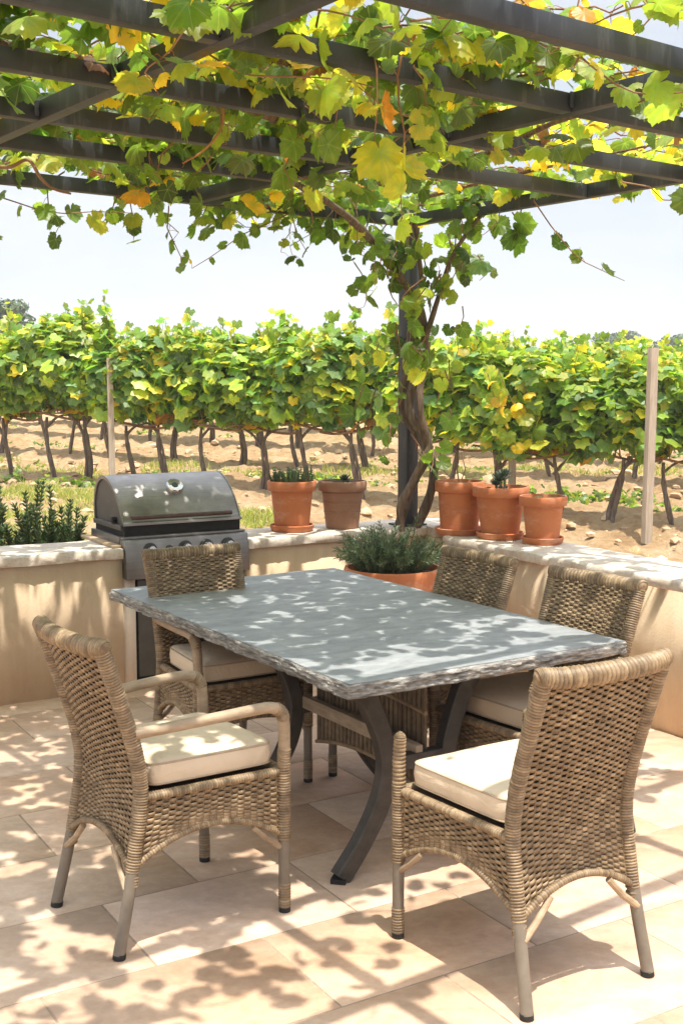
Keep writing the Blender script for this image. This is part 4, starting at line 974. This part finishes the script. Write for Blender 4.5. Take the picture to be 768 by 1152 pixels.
def build_cushion(label, tone=0):
    t = thing('seat_cushion', label, 'cushion', (0, 0, 0), 0, 'beige seat cushions on the wicker chairs')
    n = 22; mb = MB(); z0, z1 = ZS + 0.016, ZS + 0.092
    def outline(s, f):                                    # rounded trapezoid, s around 0..1
        a = s * 2 * math.pi; ex = 0.16; c, d = np.cos(a), np.sin(a)
        x = np.sign(c) * np.abs(c) ** ex; y = np.sign(d) * np.abs(d) ** ex
        yy = 0.037 + 0.207 * y * f; hw = (0.190 + 0.030 * (yy + 0.17) / 0.41) * f
        return np.stack([x * hw, yy], -1)
    s = np.linspace(0, 1, 120, endpoint=False); rings = []
    for f, z, puff in ((0.0, z0 + 0.0, 0), (0.5, z0, 0), (0.93, z0 + 0.002, 0), (0.985, z0 + 0.006, 0), (1.0, z0 + 0.014, 0), (1.012, (z0 + z1) / 2, 0), (1.0, z1 - 0.014, 0), (0.985, z1 - 0.005, 0), (0.94, z1 + 0.002, 0), (0.8, z1 + 0.008, 0), (0.5, z1 + 0.012, 0), (0.2, z1 + 0.013, 0), (0.0, z1 + 0.013, 0)):
        o = outline(s, max(f, 1e-4)); zz = z + (vnoise(o[:, 0] * 9 + 3, o[:, 1] * 9, 61) - 0.5) * 0.008 * (f < 0.97) * (z > z0 + 0.03)
        rings.append(np.concatenate([o, zz[:, None]], 1))
    mb.grid(np.array(rings), 0, wrap_v=True, flip=False)
    cs = mb.build('cover', M['cushion'], t, split=None)
    for z, f in ((z1 - 0.007, 0.993), (z0 + 0.008, 0.993)):
        pm = MB(); o = outline(np.linspace(0, 1, 121), f); pm.tube(np.concatenate([o, np.full((121, 1), z)], 1), 0.0032, 6, cap=False); pm.build('piping', M['piping'], t, split=None)
    return t

ch = {}
arm0 = build_chair('wicker armchair at the front left, facing the long side of the stone table', True)
cu0 = build_cushion('sunlit cream cushion on the front-left armchair')
def place(root, cush, x, y, face, lab=None, clab=None):
    rz = R(face) - math.pi / 2
    if root is None: root = copy_tree(arm0); root['label'] = lab
    if cush is None: cush = copy_tree(cu0); cush['label'] = clab
    root.location = (x, y, 0); root.rotation_euler = (0, 0, rz); cush.location = (x, y, 0); cush.rotation_euler = (0, 0, rz)
place(None, None, -0.485, 4.87, -58.5, 'shaded wicker armchair at the far end of the table, standing before the grill', 'shaded beige cushion on the armchair in front of the grill')
place(None, None, 0.318, 4.80, -145, 'wicker armchair beside the terracotta planter, mostly hidden behind the table top', 'cushion on the wicker armchair beside the planter, hidden by the table top')
place(None, None, 0.70, 4.22, -143, 'sunlit wicker armchair on the right before the wall, behind the armless chair', 'cushion half in sun on the armchair behind the armless chair')
place(arm0, cu0, -0.535, 3.60, 37)
sc_ = build_chair('armless wicker chair nearest the viewer, seen from behind on the right', False)
cu1 = copy_tree(cu0); cu1['label'] = 'cream cushion on the armless chair nearest the viewer'
place(sc_, cu1, 0.515, 3.29, 121.5)

# ------------------------------------------------------------------ table
TC = np.array([-0.007, 4.65]); TANG = R(-58.0)
tb = thing('dining_table', 'grey slate-topped table with rough chiselled edges on curved dark iron legs', 'table', (*TC, 0), TANG)
HLX, HLY, TZ, TT = 0.985, 0.578, 0.74, 0.046
mb = MB(); n1, n2 = 90, 54
xs_, ys_ = np.linspace(-HLX, HLX, n1), np.linspace(-HLY, HLY, n2)
U, V_ = np.meshgrid(xs_, ys_, indexing='ij')
tcol = np.ones(U.shape + (3,))
def edge_wob(s, k): return (vnoise(s * 14, s * 0 + k, 71) - 0.5) * 0.010 + (vnoise(s * 50, s * 0 + k, 72) - 0.5) * 0.006
ring = np.concatenate([np.stack([xs_, 0 * xs_ - HLY], -1)[:-1], np.stack([0 * ys_ + HLX, ys_], -1)[:-1], np.stack([xs_[::-1], 0 * xs_ + HLY], -1)[:-1], np.stack([0 * ys_ - HLX, ys_[::-1]], -1)[:-1]])
nn = np.concatenate([np.tile([0, -1.0], (n1 - 1, 1)), np.tile([1.0, 0], (n2 - 1, 1)), np.tile([0, 1.0], (n1 - 1, 1)), np.tile([-1.0, 0], (n2 - 1, 1))])
mb.grid(np.stack([U, V_, TZ + (vnoise(U * 5, V_ * 5, 75) - 0.5) * 0.003], -1), 0, tcol)
top = mb.build('tabletop', M['slate'], tb, split=None)
# rough split edge, many small facets
eb = MB(); sub = 4; m_ = len(ring)
idx = np.linspace(0, m_, m_ * sub, endpoint=False); i0 = idx.astype(int); f = (idx - i0)[:, None]
rg = ring[i0] * (1 - f) + ring[(i0 + 1) % m_] * f; ng = nn[i0]; sl = np.arange(len(rg)) * 0.0055
zs = np.linspace(0, 1, 11); P = np.zeros((len(rg), 13, 3))
topz = TZ + (vnoise(rg[:, 0] * 5, rg[:, 1] * 5, 75) - 0.5) * 0.003
P[:, 0, :2] = rg - ng * 0.002; P[:, 0, 2] = topz - 0.0005
for k in range(11):
    lay = int(zs[k] * 6.99)
    o_ = 0.002 + 0.012 * vnoise(sl * 9 + lay * 3.7, sl * 0 + lay * 5.3, 81) + 0.012 * (vnoise(sl * 34 + lay * 11, sl * 0 + lay * 7, 82) - 0.4) + 0.006 * (vnoise(sl * 80, sl * 0 + k, 87) - 0.5) - 0.008 * zs[k] * vnoise(sl * 8, sl * 0, 83)
    o_ *= min(1.0, 0.25 + k * 0.4)
    P[:, k + 1, :2] = rg + ng * o_[:, None]; P[:, k + 1, 2] = TZ - 0.003 - (TT - 0.003) * zs[k]
P[:, 12, :2] = rg - ng * 0.03; P[:, 12, 2] = TZ - TT + 0.001
colr = 0.35 + 1.0 * vnoise(np.repeat(sl[:, None], 13, 1) * 16 + np.arange(13)[None] * 3.3, np.tile(np.linspace(0, 26, 13), (len(sl), 1)), 84)
eb.grid(P, 0, np.repeat(colr[..., None], 3, -1), wrap_u=True)
eb.add([(-HLX + 0.02, -HLY + 0.02, TZ - TT + 0.002), (HLX - 0.02, -HLY + 0.02, TZ - TT + 0.002), (HLX - 0.02, HLY - 0.02, TZ - TT + 0.002), (-HLX + 0.02, HLY - 0.02, TZ - TT + 0.002)], [[3, 2, 1, 0]], 0)
eb.build('chiselled_edge', M['slate_edge'], top, smooth=False)
def bar_sweep(mb, P, w, d):
    """flat iron bar: section w (in the trestle plane) x d (along the table)"""
    Q = smooth_path(P, 34); T = unit(np.gradient(Q, axis=0)); X_ = np.array([1.0, 0, 0]); B = unit(np.cross(X_, T)); n_ = len(Q)
    w = np.interp(np.linspace(0, 1, n_), np.linspace(0, 1, len(w)), w)
    G = np.stack([Q + B * (w / 2)[:, None] * a + X_ * d / 2 * b_ for a, b_ in ((-1, -.8), (-.8, -1), (.8, -1), (1, -.8), (1, .8), (.8, 1), (-.8, 1), (-1, .8))], 1)
    mb.grid(G, 0, wrap_v=True, flip=True); mb.add(G[0], [list(range(8))]); mb.add(G[-1], [list(range(8))[::-1]])
for lx, cs_ in ((0.74, -0.15), (-0.04, -0.06)):
    for s in (-1, 1):
        mb = MB(); bar_sweep(mb, [(lx, cs_ + s * 0.26, TZ - TT - 0.006), (lx, cs_ + s * 0.20, 0.60), (lx, cs_ + s * 0.145, 0.47), (lx, cs_ + s * 0.125, 0.36), (lx, cs_ + s * 0.155, 0.24), (lx, cs_ + s * 0.225, 0.12), (lx, cs_ + s * 0.31, 0.014)], [0.085, 0.07, 0.062, 0.064, 0.066, 0.062, 0.064], 0.05)
        lg = mb.build('leg', M['iron'], tb, split=35)
        mb = MB(); mb.tube([(lx, cs_ + s * 0.312, 0.0), (lx, cs_ + s * 0.312, 0.016)], 0.036, 4); mb.build('foot_pad', M['rubber'], lg)
    mb = MB(); mb.box((lx - 0.03, cs_ - 0.32, TZ - TT - 0.012), (lx + 0.03, cs_ + 0.32, TZ - TT - 0.001)); mb.build('cross_plate', M['iron'], tb, bevel=0.003)
    mb = MB(); mb.box((lx - 0.022, cs_ - 0.115, 0.345), (lx + 0.022, cs_ + 0.115, 0.395)); mb.build('leg_link', M['iron'], tb, bevel=0.004)
mb = MB(); mb.box((-0.018, -0.165, 0.37), (0.756, -0.135, 0.42)); mb.build('stretcher', M['arm_wood'], tb, bevel=0.004)
# woven panel between the trestles
mb = MB()
def S_panel(u, q):
    z = 0.665 - q * 0.44 + 0.05 * (1 - (2 * u - 1) ** 2) * q
    return np.stack([0.0 + 0.735 * (u), 0 * u - 0.105, z], -1)
for k in range(52):
    u = (k + 0.5) / 52; tt = np.linspace(0, 1, 12); mb.tube(S_panel(np.full(12, u), tt) + [0, 0.002 * (-1) ** k, 0], 0.0068, 6, 0, tan_cols(1)[0] * 0.5)
for q in (0.01, 0.33, 0.66, 0.99): mb.tube(S_panel(np.linspace(0, 1, 20), np.full(20, q)) + [0, -0.004, 0], 0.008, 6, 0, (0.9, 0.88, 0.84))
mb.build('woven_panel', [M['wicker']], tb, split=None)

# ------------------------------------------------------------------ pots and plants
def pot_profile(h, rt, rb, rim):
    t = 0.012
    return [(0.001, 0.0), (rb - 0.006, 0.0), (rb, 0.005), (rt - 0.012 - (rt - rb) * rim / h, h - rim), (rt - 0.004, h - rim + 0.002), (rt, h - rim + 0.008), (rt + 0.002, h - 0.008), (rt - 0.002, h), (rt - t, h), (rt - t - 0.002, h - 0.02), (rt - t - 0.01, h - 0.035)]
def potted(name, label, x, y, z, h, rt, rb, rim, mat, saucer, plant, group='terracotta pots on the low walls'):
    t = thing(name, label, 'potted plant', (x, y, z), rng.uniform(0, 6), group)
    z0 = 0.0
    if saucer:
        mb = MB(); sr = rb * 1.28; mb.lathe([(0.001, 0), (sr * 0.9, 0), (sr * 0.95, 0.006), (sr, 0.026), (sr * 1.01, 0.036), (sr * 0.985, 0.04), (sr * 0.93, 0.037), (sr * 0.9, 0.018), (0.001, 0.016)], 44); mb.build('saucer', M[mat], t, split=35); z0 = 0.017
    mb = MB(); mb.lathe([(r_, q + z0) for r_, q in pot_profile(h, rt, rb, rim)], 48, wob=0.004)
    if mat == 'terracotta_old':
        for q in (0.35, 0.55, 0.75):
            rr = rb + (rt - 0.014 - rb) * q; mb.lathe([(rr - 0.004, h * q - 0.006), (rr + 0.0035, h * q), (rr + 0.002, h * q + 0.006)], 48)
    pot = mb.build('pot', M[mat], t, split=35)
    mb = MB(); n = 18; a = np.linspace(0, 2 * math.pi, 33)[:-1]; rr = np.linspace(0.0, rt - 0.014, 8)
    mb.grid(np.stack([rr[:, None] * np.cos(a), rr[:, None] * np.sin(a), z0 + h - 0.03 + (vnoise(rr[:, None] * np.cos(a) * 60 + 50, rr[:, None] * np.sin(a) * 60 + 50, 3) - 0.5) * 0.014], -1), 0, wrap_v=True, flip=True)
    mb.build('soil', M['potting_soil'], t, split=None)
    plant(t, z0 + h - 0.03, rt)
    return t
def rosette(mb, c, r_, n, col, up=0.5):
    """fleshy rosette: pointed thick leaves"""
    for k in range(n):
        a = k * 2.39996; f = k / n; el = 0.25 + 1.15 * (1 - f) * up * 2 * 0.6
        d = np.array([math.cos(a) * math.cos(el), math.sin(a) * math.cos(el), math.sin(el)]); L_ = r_ * (0.55 + 0.45 * f)
        mb.tube([np.array(c), np.array(c) + d * L_ * 0.5, np.array(c) + d * L_ * 0.85 + [0, 0, .1 * r_], np.array(c) + d * L_ + [0, 0, 0.16 * r_]], [0.05 * r_, 0.16 * r_, 0.12 * r_, 0.01 * r_], 6, 0, np.array(col) * rng.uniform(0.8, 1.25), flat=0.45)
def plant_succulent(n, col, big=None):
    def f(t, z, rt):
        mb = MB()
        for _ in range(n):
            a, r_ = rng.uniform(0, 6.28), rt * 0.72 * math.sqrt(rng.random()); rosette(mb, (r_ * math.cos(a), r_ * math.sin(a), z + 0.005), rng.uniform(0.022, 0.04), 13, col, 0.9)
        if big:
            for (x, y, q, s) in big: rosette(mb, (x, y, z + q), s, 22, col, 0.9); mb.tube([(x, y, z - 0.01), (x, y, z + q)], 0.008, 6, 0, (0.2, 0.2, 0.1))
        mb.build('plant', M['needle'], t, split=None)
    return f
def plant_dense(t, z, rt):
    mb = MB(); P = []; 
    for _ in range(46):
        a, r_ = rng.uniform(0, 6.28), rt * 0.86 * math.sqrt(rng.random()); h = rng.uniform(0.05, 0.10) + 0.035 * (rng.random() < 0.12)
        c = np.array([r_ * math.cos(a), r_ * math.sin(a), z]); tip = c + [rng.normal(0, .02) + 0.02 * math.cos(a), rng.normal(0, .02) + 0.02 * math.sin(a), h]
        mb.tube([c, tip], [0.003, 0.002], 4, 0, (0.10, 0.13, 0.05), cap=False)
        for q in np.linspace(0.25, 1, 6): rosette(mb, c + (tip - c) * q, 0.017, 6, (0.11, 0.17, 0.06), 0.6)
    mb.build('plant', M['needle'], t, split=None)
def plant_sprout(t, z, rt):
    mb = MB()
    for _ in range(14):
        a, r_ = rng.uniform(0, 6.28), rt * 0.6 * math.sqrt(rng.random()); rosette(mb, (r_ * math.cos(a), r_ * math.sin(a), z), 0.03, 9, (0.15, 0.17, 0.07), 0.9)
    mb.build('plant', M['needle'], t, split=None)
def plant_twig(t, z, rt):
    mb = MB()
    for k in range(3): mb.tube([(0.02 * k, 0, z), (0.02 * k + rng.normal(0, .02), rng.normal(0, .02), z + 0.1), (0.03 * k - 0.05, 0, z + 0.22)], [0.004, 0.003, 0.002], 5, 0, (0.22, 0.14, 0.08))
    for _ in range(8):
        a, r_ = rng.uniform(0, 6.28), rt * 0.6 * math.sqrt(rng.random()); rosette(mb, (r_ * math.cos(a), r_ * math.sin(a), z), 0.03, 9, (0.10, 0.13, 0.06), 0.9)
    mb.build('plant', M['needle'], t, split=None)
potted('potted_plant', 'orange terracotta pot of low green shrubby plant on a saucer, right of the grill', -0.297, 7.06, ZL, 0.285, 0.146, 0.103, 0.06, 'terracotta', True, plant_dense)
potted('potted_plant', 'weathered grey-brown ridged pot without saucer, beside the post', 0.005, 7.20, ZL, 0.29, 0.147, 0.10, 0.06, 'terracotta_old', False, plant_succulent(9, (0.09, 0.13, 0.08), [(0.0, -0.02, 0.03, 0.05)]))
potted('potted_plant', 'terracotta pot with bare soil and thin twigs, nearest the vine trunk', 0.715, 7.14, ZR, 0.305, 0.150, 0.115, 0.065, 'terracotta', True, plant_twig)
potted('potted_plant', 'terracotta pot with upright blue-green succulent, middle of the three on the right wall', 0.935, 6.93, ZR, 0.29, 0.165, 0.11, 0.06, 'terracotta', True, plant_succulent(3, (0.10, 0.15, 0.10), [(0.0, 0, 0.06, 0.075), (0.03, 0.02, 0.10, 0.05), (-0.045, -0.02, 0.03, 0.055)]))
potted('potted_plant', 'smallest terracotta pot with a tiny sprouting plant, rightmost on the right wall', 1.147, 6.70, ZR, 0.255, 0.135, 0.093, 0.055, 'terracotta', True, plant_sprout)

def needles(mb, stems, ln, per, w, pal):
    A, T, B = [], [], []
    for Q in stems:
        n = len(Q); tan = unit(np.gradient(Q, axis=0))
        for k in range(n):
            for _ in range(per):
                d = unit(rng.normal(0, 1, 3)); d = unit(d - tan[k] * (d @ tan[k]) * 0.8 + tan[k] * 0.85); A.append(Q[k]); T.append(d)
    A = np.array(A); T = np.array(T); n = len(A); L_ = ln * rng.uniform(0.6, 1.15, (n, 1)); side = unit(np.cross(T, rng.normal(0, 1, (n, 3)))) * w
    V = np.stack([A - side * .6, A + side * .6, A + T * L_ * .55 + side, A + T * L_, A + T * L_ * .55 - side], 1).reshape(-1, 3); k = np.arange(n)[:, None] * 5
    F = np.concatenate([k, k + 1, k + 2, k + 3, k + 4], 1); cols = np.repeat(pick_cols(n, pal), 5, 0)
    mb.add(V, [[int(i) for i in f] for f in F], 0, cols)
PAL.update({'ros1': (0.075, 0.125, 0.05), 'ros2': (0.13, 0.19, 0.08), 'ros3': (0.16, 0.19, 0.11), 'lav': (0.14, 0.18, 0.13)})
# big bowl planter in the corner
pl = thing('planter_bowl', 'wide terracotta bowl planter of bushy grey-green herbs in the corner behind the table', 'planter', (0.285, 6.48, 0), 0)
mb = MB(); mb.lathe([(0.001, 0), (0.17, 0), (0.185, 0.01), (0.225, 0.25), (0.248, 0.45), (0.252, 0.52), (0.262, 0.53), (0.266, 0.545), (0.268, 0.60), (0.272, 0.625), (0.266, 0.64), (0.25, 0.638), (0.244, 0.60), (0.24, 0.57)], 64, wob=0.004); mb.build('pot', M['terracotta'], pl, split=35)
mb = MB(); a = np.linspace(0, 2 * math.pi, 49)[:-1]; rr = np.linspace(0, 0.243, 12)
mb.grid(np.stack([rr[:, None] * np.cos(a), rr[:, None] * np.sin(a), 0.60 + (vnoise(rr[:, None] * np.cos(a) * 50 + 50, rr[:, None] * np.sin(a) * 50 + 50, 3) - 0.5) * 0.02], -1), 0, wrap_v=True, flip=True); mb.build('soil', M['potting_soil'], pl, split=None)
mb = MB(); stems = []
for _ in range(175):
    a = rng.uniform(0, 6.28); r_ = 0.17 * math.sqrt(rng.random()); c = np.array([r_ * math.cos(a) - 0.02, r_ * math.sin(a), 0.60]); out = (0.2 + 0.9 * r_ / 0.17) * 0.13
    h = rng.uniform(0.10, 0.24) * (1.15 - 0.4 * r_ / 0.17) + (0.09 if rng.random() < 0.07 else 0)
    tipp = c + [out * math.cos(a) + rng.normal(0, .03), out * math.sin(a) + rng.normal(0, .03), h]
    Q = smooth_path([c, c * 0.5 + tipp * 0.5 + [0, 0, 0.03], tipp], 12); stems.append(Q[2:]); mb.tube(Q, np.linspace(0.003, 0.0012, 12), 4, 0, (0.12, 0.12, 0.06), cap=False)
needles(mb, stems, 0.042, 5, 0.0021, {'ros1': .4, 'ros2': .4, 'ros3': .2, 'lav': .25}); mb.build('plant', M['needle'], pl, split=None)
# rosemary behind the left wall
def rosemary(x, y, spec, label):
    r0 = thing('rosemary_shrub', label, 'shrub', (x, y, 0), 0, 'rosemary shrubs behind the left wall')
    mb = MB(); st_ = []
    for dx, h, n in spec:
        for _ in range(n + 4):
            c = np.array([dx * 0.5, 0, 0.0]); tp = np.array([dx + rng.normal(0, .045), rng.normal(0, .06), h * rng.uniform(0.70, 1.0)]); Q = smooth_path([c, [dx * 0.95, rng.normal(0, .03), h * 0.45], tp], 44)
            mb.tube(Q, np.linspace(0.006, 0.0015, 44), 5, 0, (0.14, 0.11, 0.06), cap=False); st_.append(Q[14:])
    needles(mb, st_, 0.042, 14, 0.0040, {'ros1': .5, 'ros2': .35, 'ros3': .12, 'dark': .2}); mb.build('foliage', M['needle'], r0, split=None)
rosemary(-1.98, 6.95, [(-0.16, 0.98, 5), (-0.06, 1.04, 6), (0.06, 0.80, 5), (0.0, 0.86, 5)], 'rosemary shrub with two upright spikes behind the wall at the left edge')
rosemary(-1.74, 7.0, [(-0.11, 1.09, 6), (-0.03, 0.98, 5), (0.055, 1.02, 7), (0.14, 0.93, 5), (0.0, 0.84, 6)], 'rosemary shrub with taller spikes behind the wall, nearer the grill')

# ------------------------------------------------------------------ built-in grill
GW_ = GR_ - GL - 0.012
gc = wl((GL + GR_) / 2, 0.0); ga = math.atan2(WLd[1], WLd[0])
gr = thing('barbecue_grill', 'stainless barbecue grill with closed round lid built into the low wall', 'grill', (*gc, 0), ga)
hw = GW_ / 2                                     # local x along the wall, y away from the patio, z up
mb = MB(); mb.box((-hw + 0.07, 0.03, 0.02), (hw - 0.002, 0.36, 0.60)); mb.build('cabinet', M['soot'], gr, bevel=0.004)
for x0, x1 in ((-hw + 0.085, -0.003 + 0.03), (0.037, hw - 0.012)):
    mb = MB(); mb.box((x0, 0.014, 0.05), (x1, 0.028, 0.585)); d = mb.build('cabinet_door', M['grill_side'], gr, bevel=0.003)
# control panel
mb = MB(); zb, zt = 0.600, 0.812
V = [(-hw, -0.055, zb), (hw, -0.055, zb), (hw, -0.030, zt), (-hw, -0.030, zt), (-hw, 0.02, zb), (hw, 0.02, zb), (hw, 0.06, zt), (-hw, 0.06, zt)]
mb.add(V, [[0, 1, 2, 3], [1, 5, 6, 2], [5, 4, 7, 6], [4, 0, 3, 7], [3, 2, 6, 7], [4, 5, 1, 0]]); mb.build('control_panel', M['grill_steel'], gr, bevel=0.006)
def py(z): return -0.055 + (z - zb) / (zt - zb) * 0.025
for k, x in enumerate((-0.225, -0.115, -0.02, 0.105, 0.235, 0.27)):
    small = k == 1; z = 0.755 if k != 5 else 0.725; r_ = 0.019 if small else 0.038
    nrm = np.array([0, -1, 0.11]); nrm /= np.linalg.norm(nrm); c = np.array([x, py(z), z])
    mb = MB(); mb.tube([c + nrm * 0.001, c + nrm * 0.010, c + nrm * 0.014], [r_, r_, r_ * 0.85], 24)
    kn = mb.build('igniter_button' if small else 'knob', M['dial'], gr, split=35)
    if not small:
        mb = MB(); mb.tube([c + nrm * 0.013, c + nrm * 0.035, c + nrm * 0.044, c + nrm * 0.046], [0.024, 0.022, 0.019, 0.001], 24); mb.box((x - 0.005, c[1] - 0.054, z - 0.022), (x + 0.005, c[1] - 0.040, z + 0.022)); mb.build('chrome_grip', M['chrome'], kn, split=35)
# firebox with the dark slot under the lid
LW = hw - 0.02
mb = MB(); mb.box((-LW, 0.03, 0.70), (LW, 0.50, 0.885)); mb.build('firebox', M['soot'], gr, bevel=0.004)
mb = MB(); mb.box((-hw - 0.0, 0.061, zt - 0.06), (-LW - 0.001, 0.52, zt + 0.012)); mb.box((LW + 0.001, 0.061, zt - 0.06), (hw, 0.52, zt + 0.012)); mb.box((-hw, 0.005, zt + 0.001), (hw, 0.06, zt + 0.014)); mb.build('top_flange', M['grill_steel'], gr, bevel=0.003)
mb = MB(); mb.box((-hw - 0.05, 0.02, ZL + 0.001), (-hw - 0.001, 0.56, ZL + 0.016)); mb.build('wooden_edge', M['board'], gr, bevel=0.004)
# lid: swept profile
prof = [(0.500, 0.862), (0.505, 0.95), (0.485, 1.03), (0.44, 1.085), (0.375, 1.112), (0.31, 1.112), (0.24, 1.09), (0.17, 1.045), (0.105, 0.985), (0.060, 0.925), (0.042, 0.895), (0.034, 0.880), (0.018, 0.874), (0.016, 0.862)]
pr = smooth_path([(0, *q) for q in prof], 60)[:, 1:] + [0, 0.022]
mb = MB(); xs2 = np.array([-LW, -LW + 0.006, LW - 0.006, LW]); ins = np.array([0.0, 1, 1, 0.0]); cy, cz = 0.27, 0.9
P = np.zeros((4, 60, 3))
for i in range(4):
    sc = 1.0 if ins[i] else 0.985
    P[i, :, 0] = xs2[i]; P[i, :, 1] = cy + (pr[:, 0] - cy) * sc; P[i, :, 2] = 0.862 + (pr[:, 1] - 0.862) * sc
mb.grid(P, 0); lid = mb.build('lid', M['grill_steel'], gr, split=30)
for s in (-1, 1):
    mb = MB(); q = [(s * (LW - 0.003), cy + (a - cy) * 0.975, 0.862 + (b_ - 0.862) * 0.975) for a, b_ in pr]; mb.add(q, [list(range(60))[::s]]); mb.build('lid_side', M['grill_side'], lid, smooth=False)
    mb = MB(); wl_ = [(s * (LW - 0.001), cy + (a - cy) * f, 0.862 + (b_ - 0.862) * f) for a, b_ in pr for f in (1.004, 0.93)]
    G = np.array(wl_).reshape(60, 2, 3); G2 = G.copy(); G2[..., 0] += s * 0.007; mb.grid(np.concatenate([G, G2[:, ::-1]], 1), 0, wrap_v=True); mb.build('lid_trim', M['grill_steel'], lid, split=30)
mb = MB(); mb.tube([(-LW + 0.045, 0.046, 0.922), (LW - 0.045, 0.046, 0.922)], 0.0125, 14); hd = mb.build('handle', M['rust'], lid)
for x in (-LW + 0.075, LW - 0.075):
    mb = MB(); mb.tube([(x, 0.046, 0.922), (x, 0.075, 0.935)], 0.010, 10); mb.build('handle_mount', M['grill_side'], hd)
tcn = np.array([-0.0, 0.165, 1.062]); tn = np.array([0, -0.66, 0.75]); 
mb = MB(); mb.tube([tcn - tn * 0.004, tcn + tn * 0.024, tcn + tn * 0.032, tcn + tn * 0.026], [0.050, 0.050, 0.045, 0.036], 32); th = mb.build('thermometer', M['chrome'], lid, split=35)
mb = MB(); mb.tube([tcn + tn * 0.0255, tcn + tn * 0.027], 0.036, 32); mb.build('dial_face', M['grill_steel'], th, split=35)
mb = MB(); mb.tube([tcn + tn * 0.0272, tcn + tn * 0.034], [0.021, 0.016], 20); mb.build('dial_hub', M['dial'], th, split=35)
for x in (-LW - 0.012,):
    mb = MB(); mb.tube([(x + 0.012, 0.16, 0.905), (x - 0.012, 0.16, 0.905)], 0.018, 14); mb.build('hinge_pin', M['soot'], gr)
    mb = MB(); mb.box((x - 0.004, 0.045, 0.858), (x + 0.011, 0.49, 0.886)); mb.build('side_rail', M['grill_side'], gr, bevel=0.003)
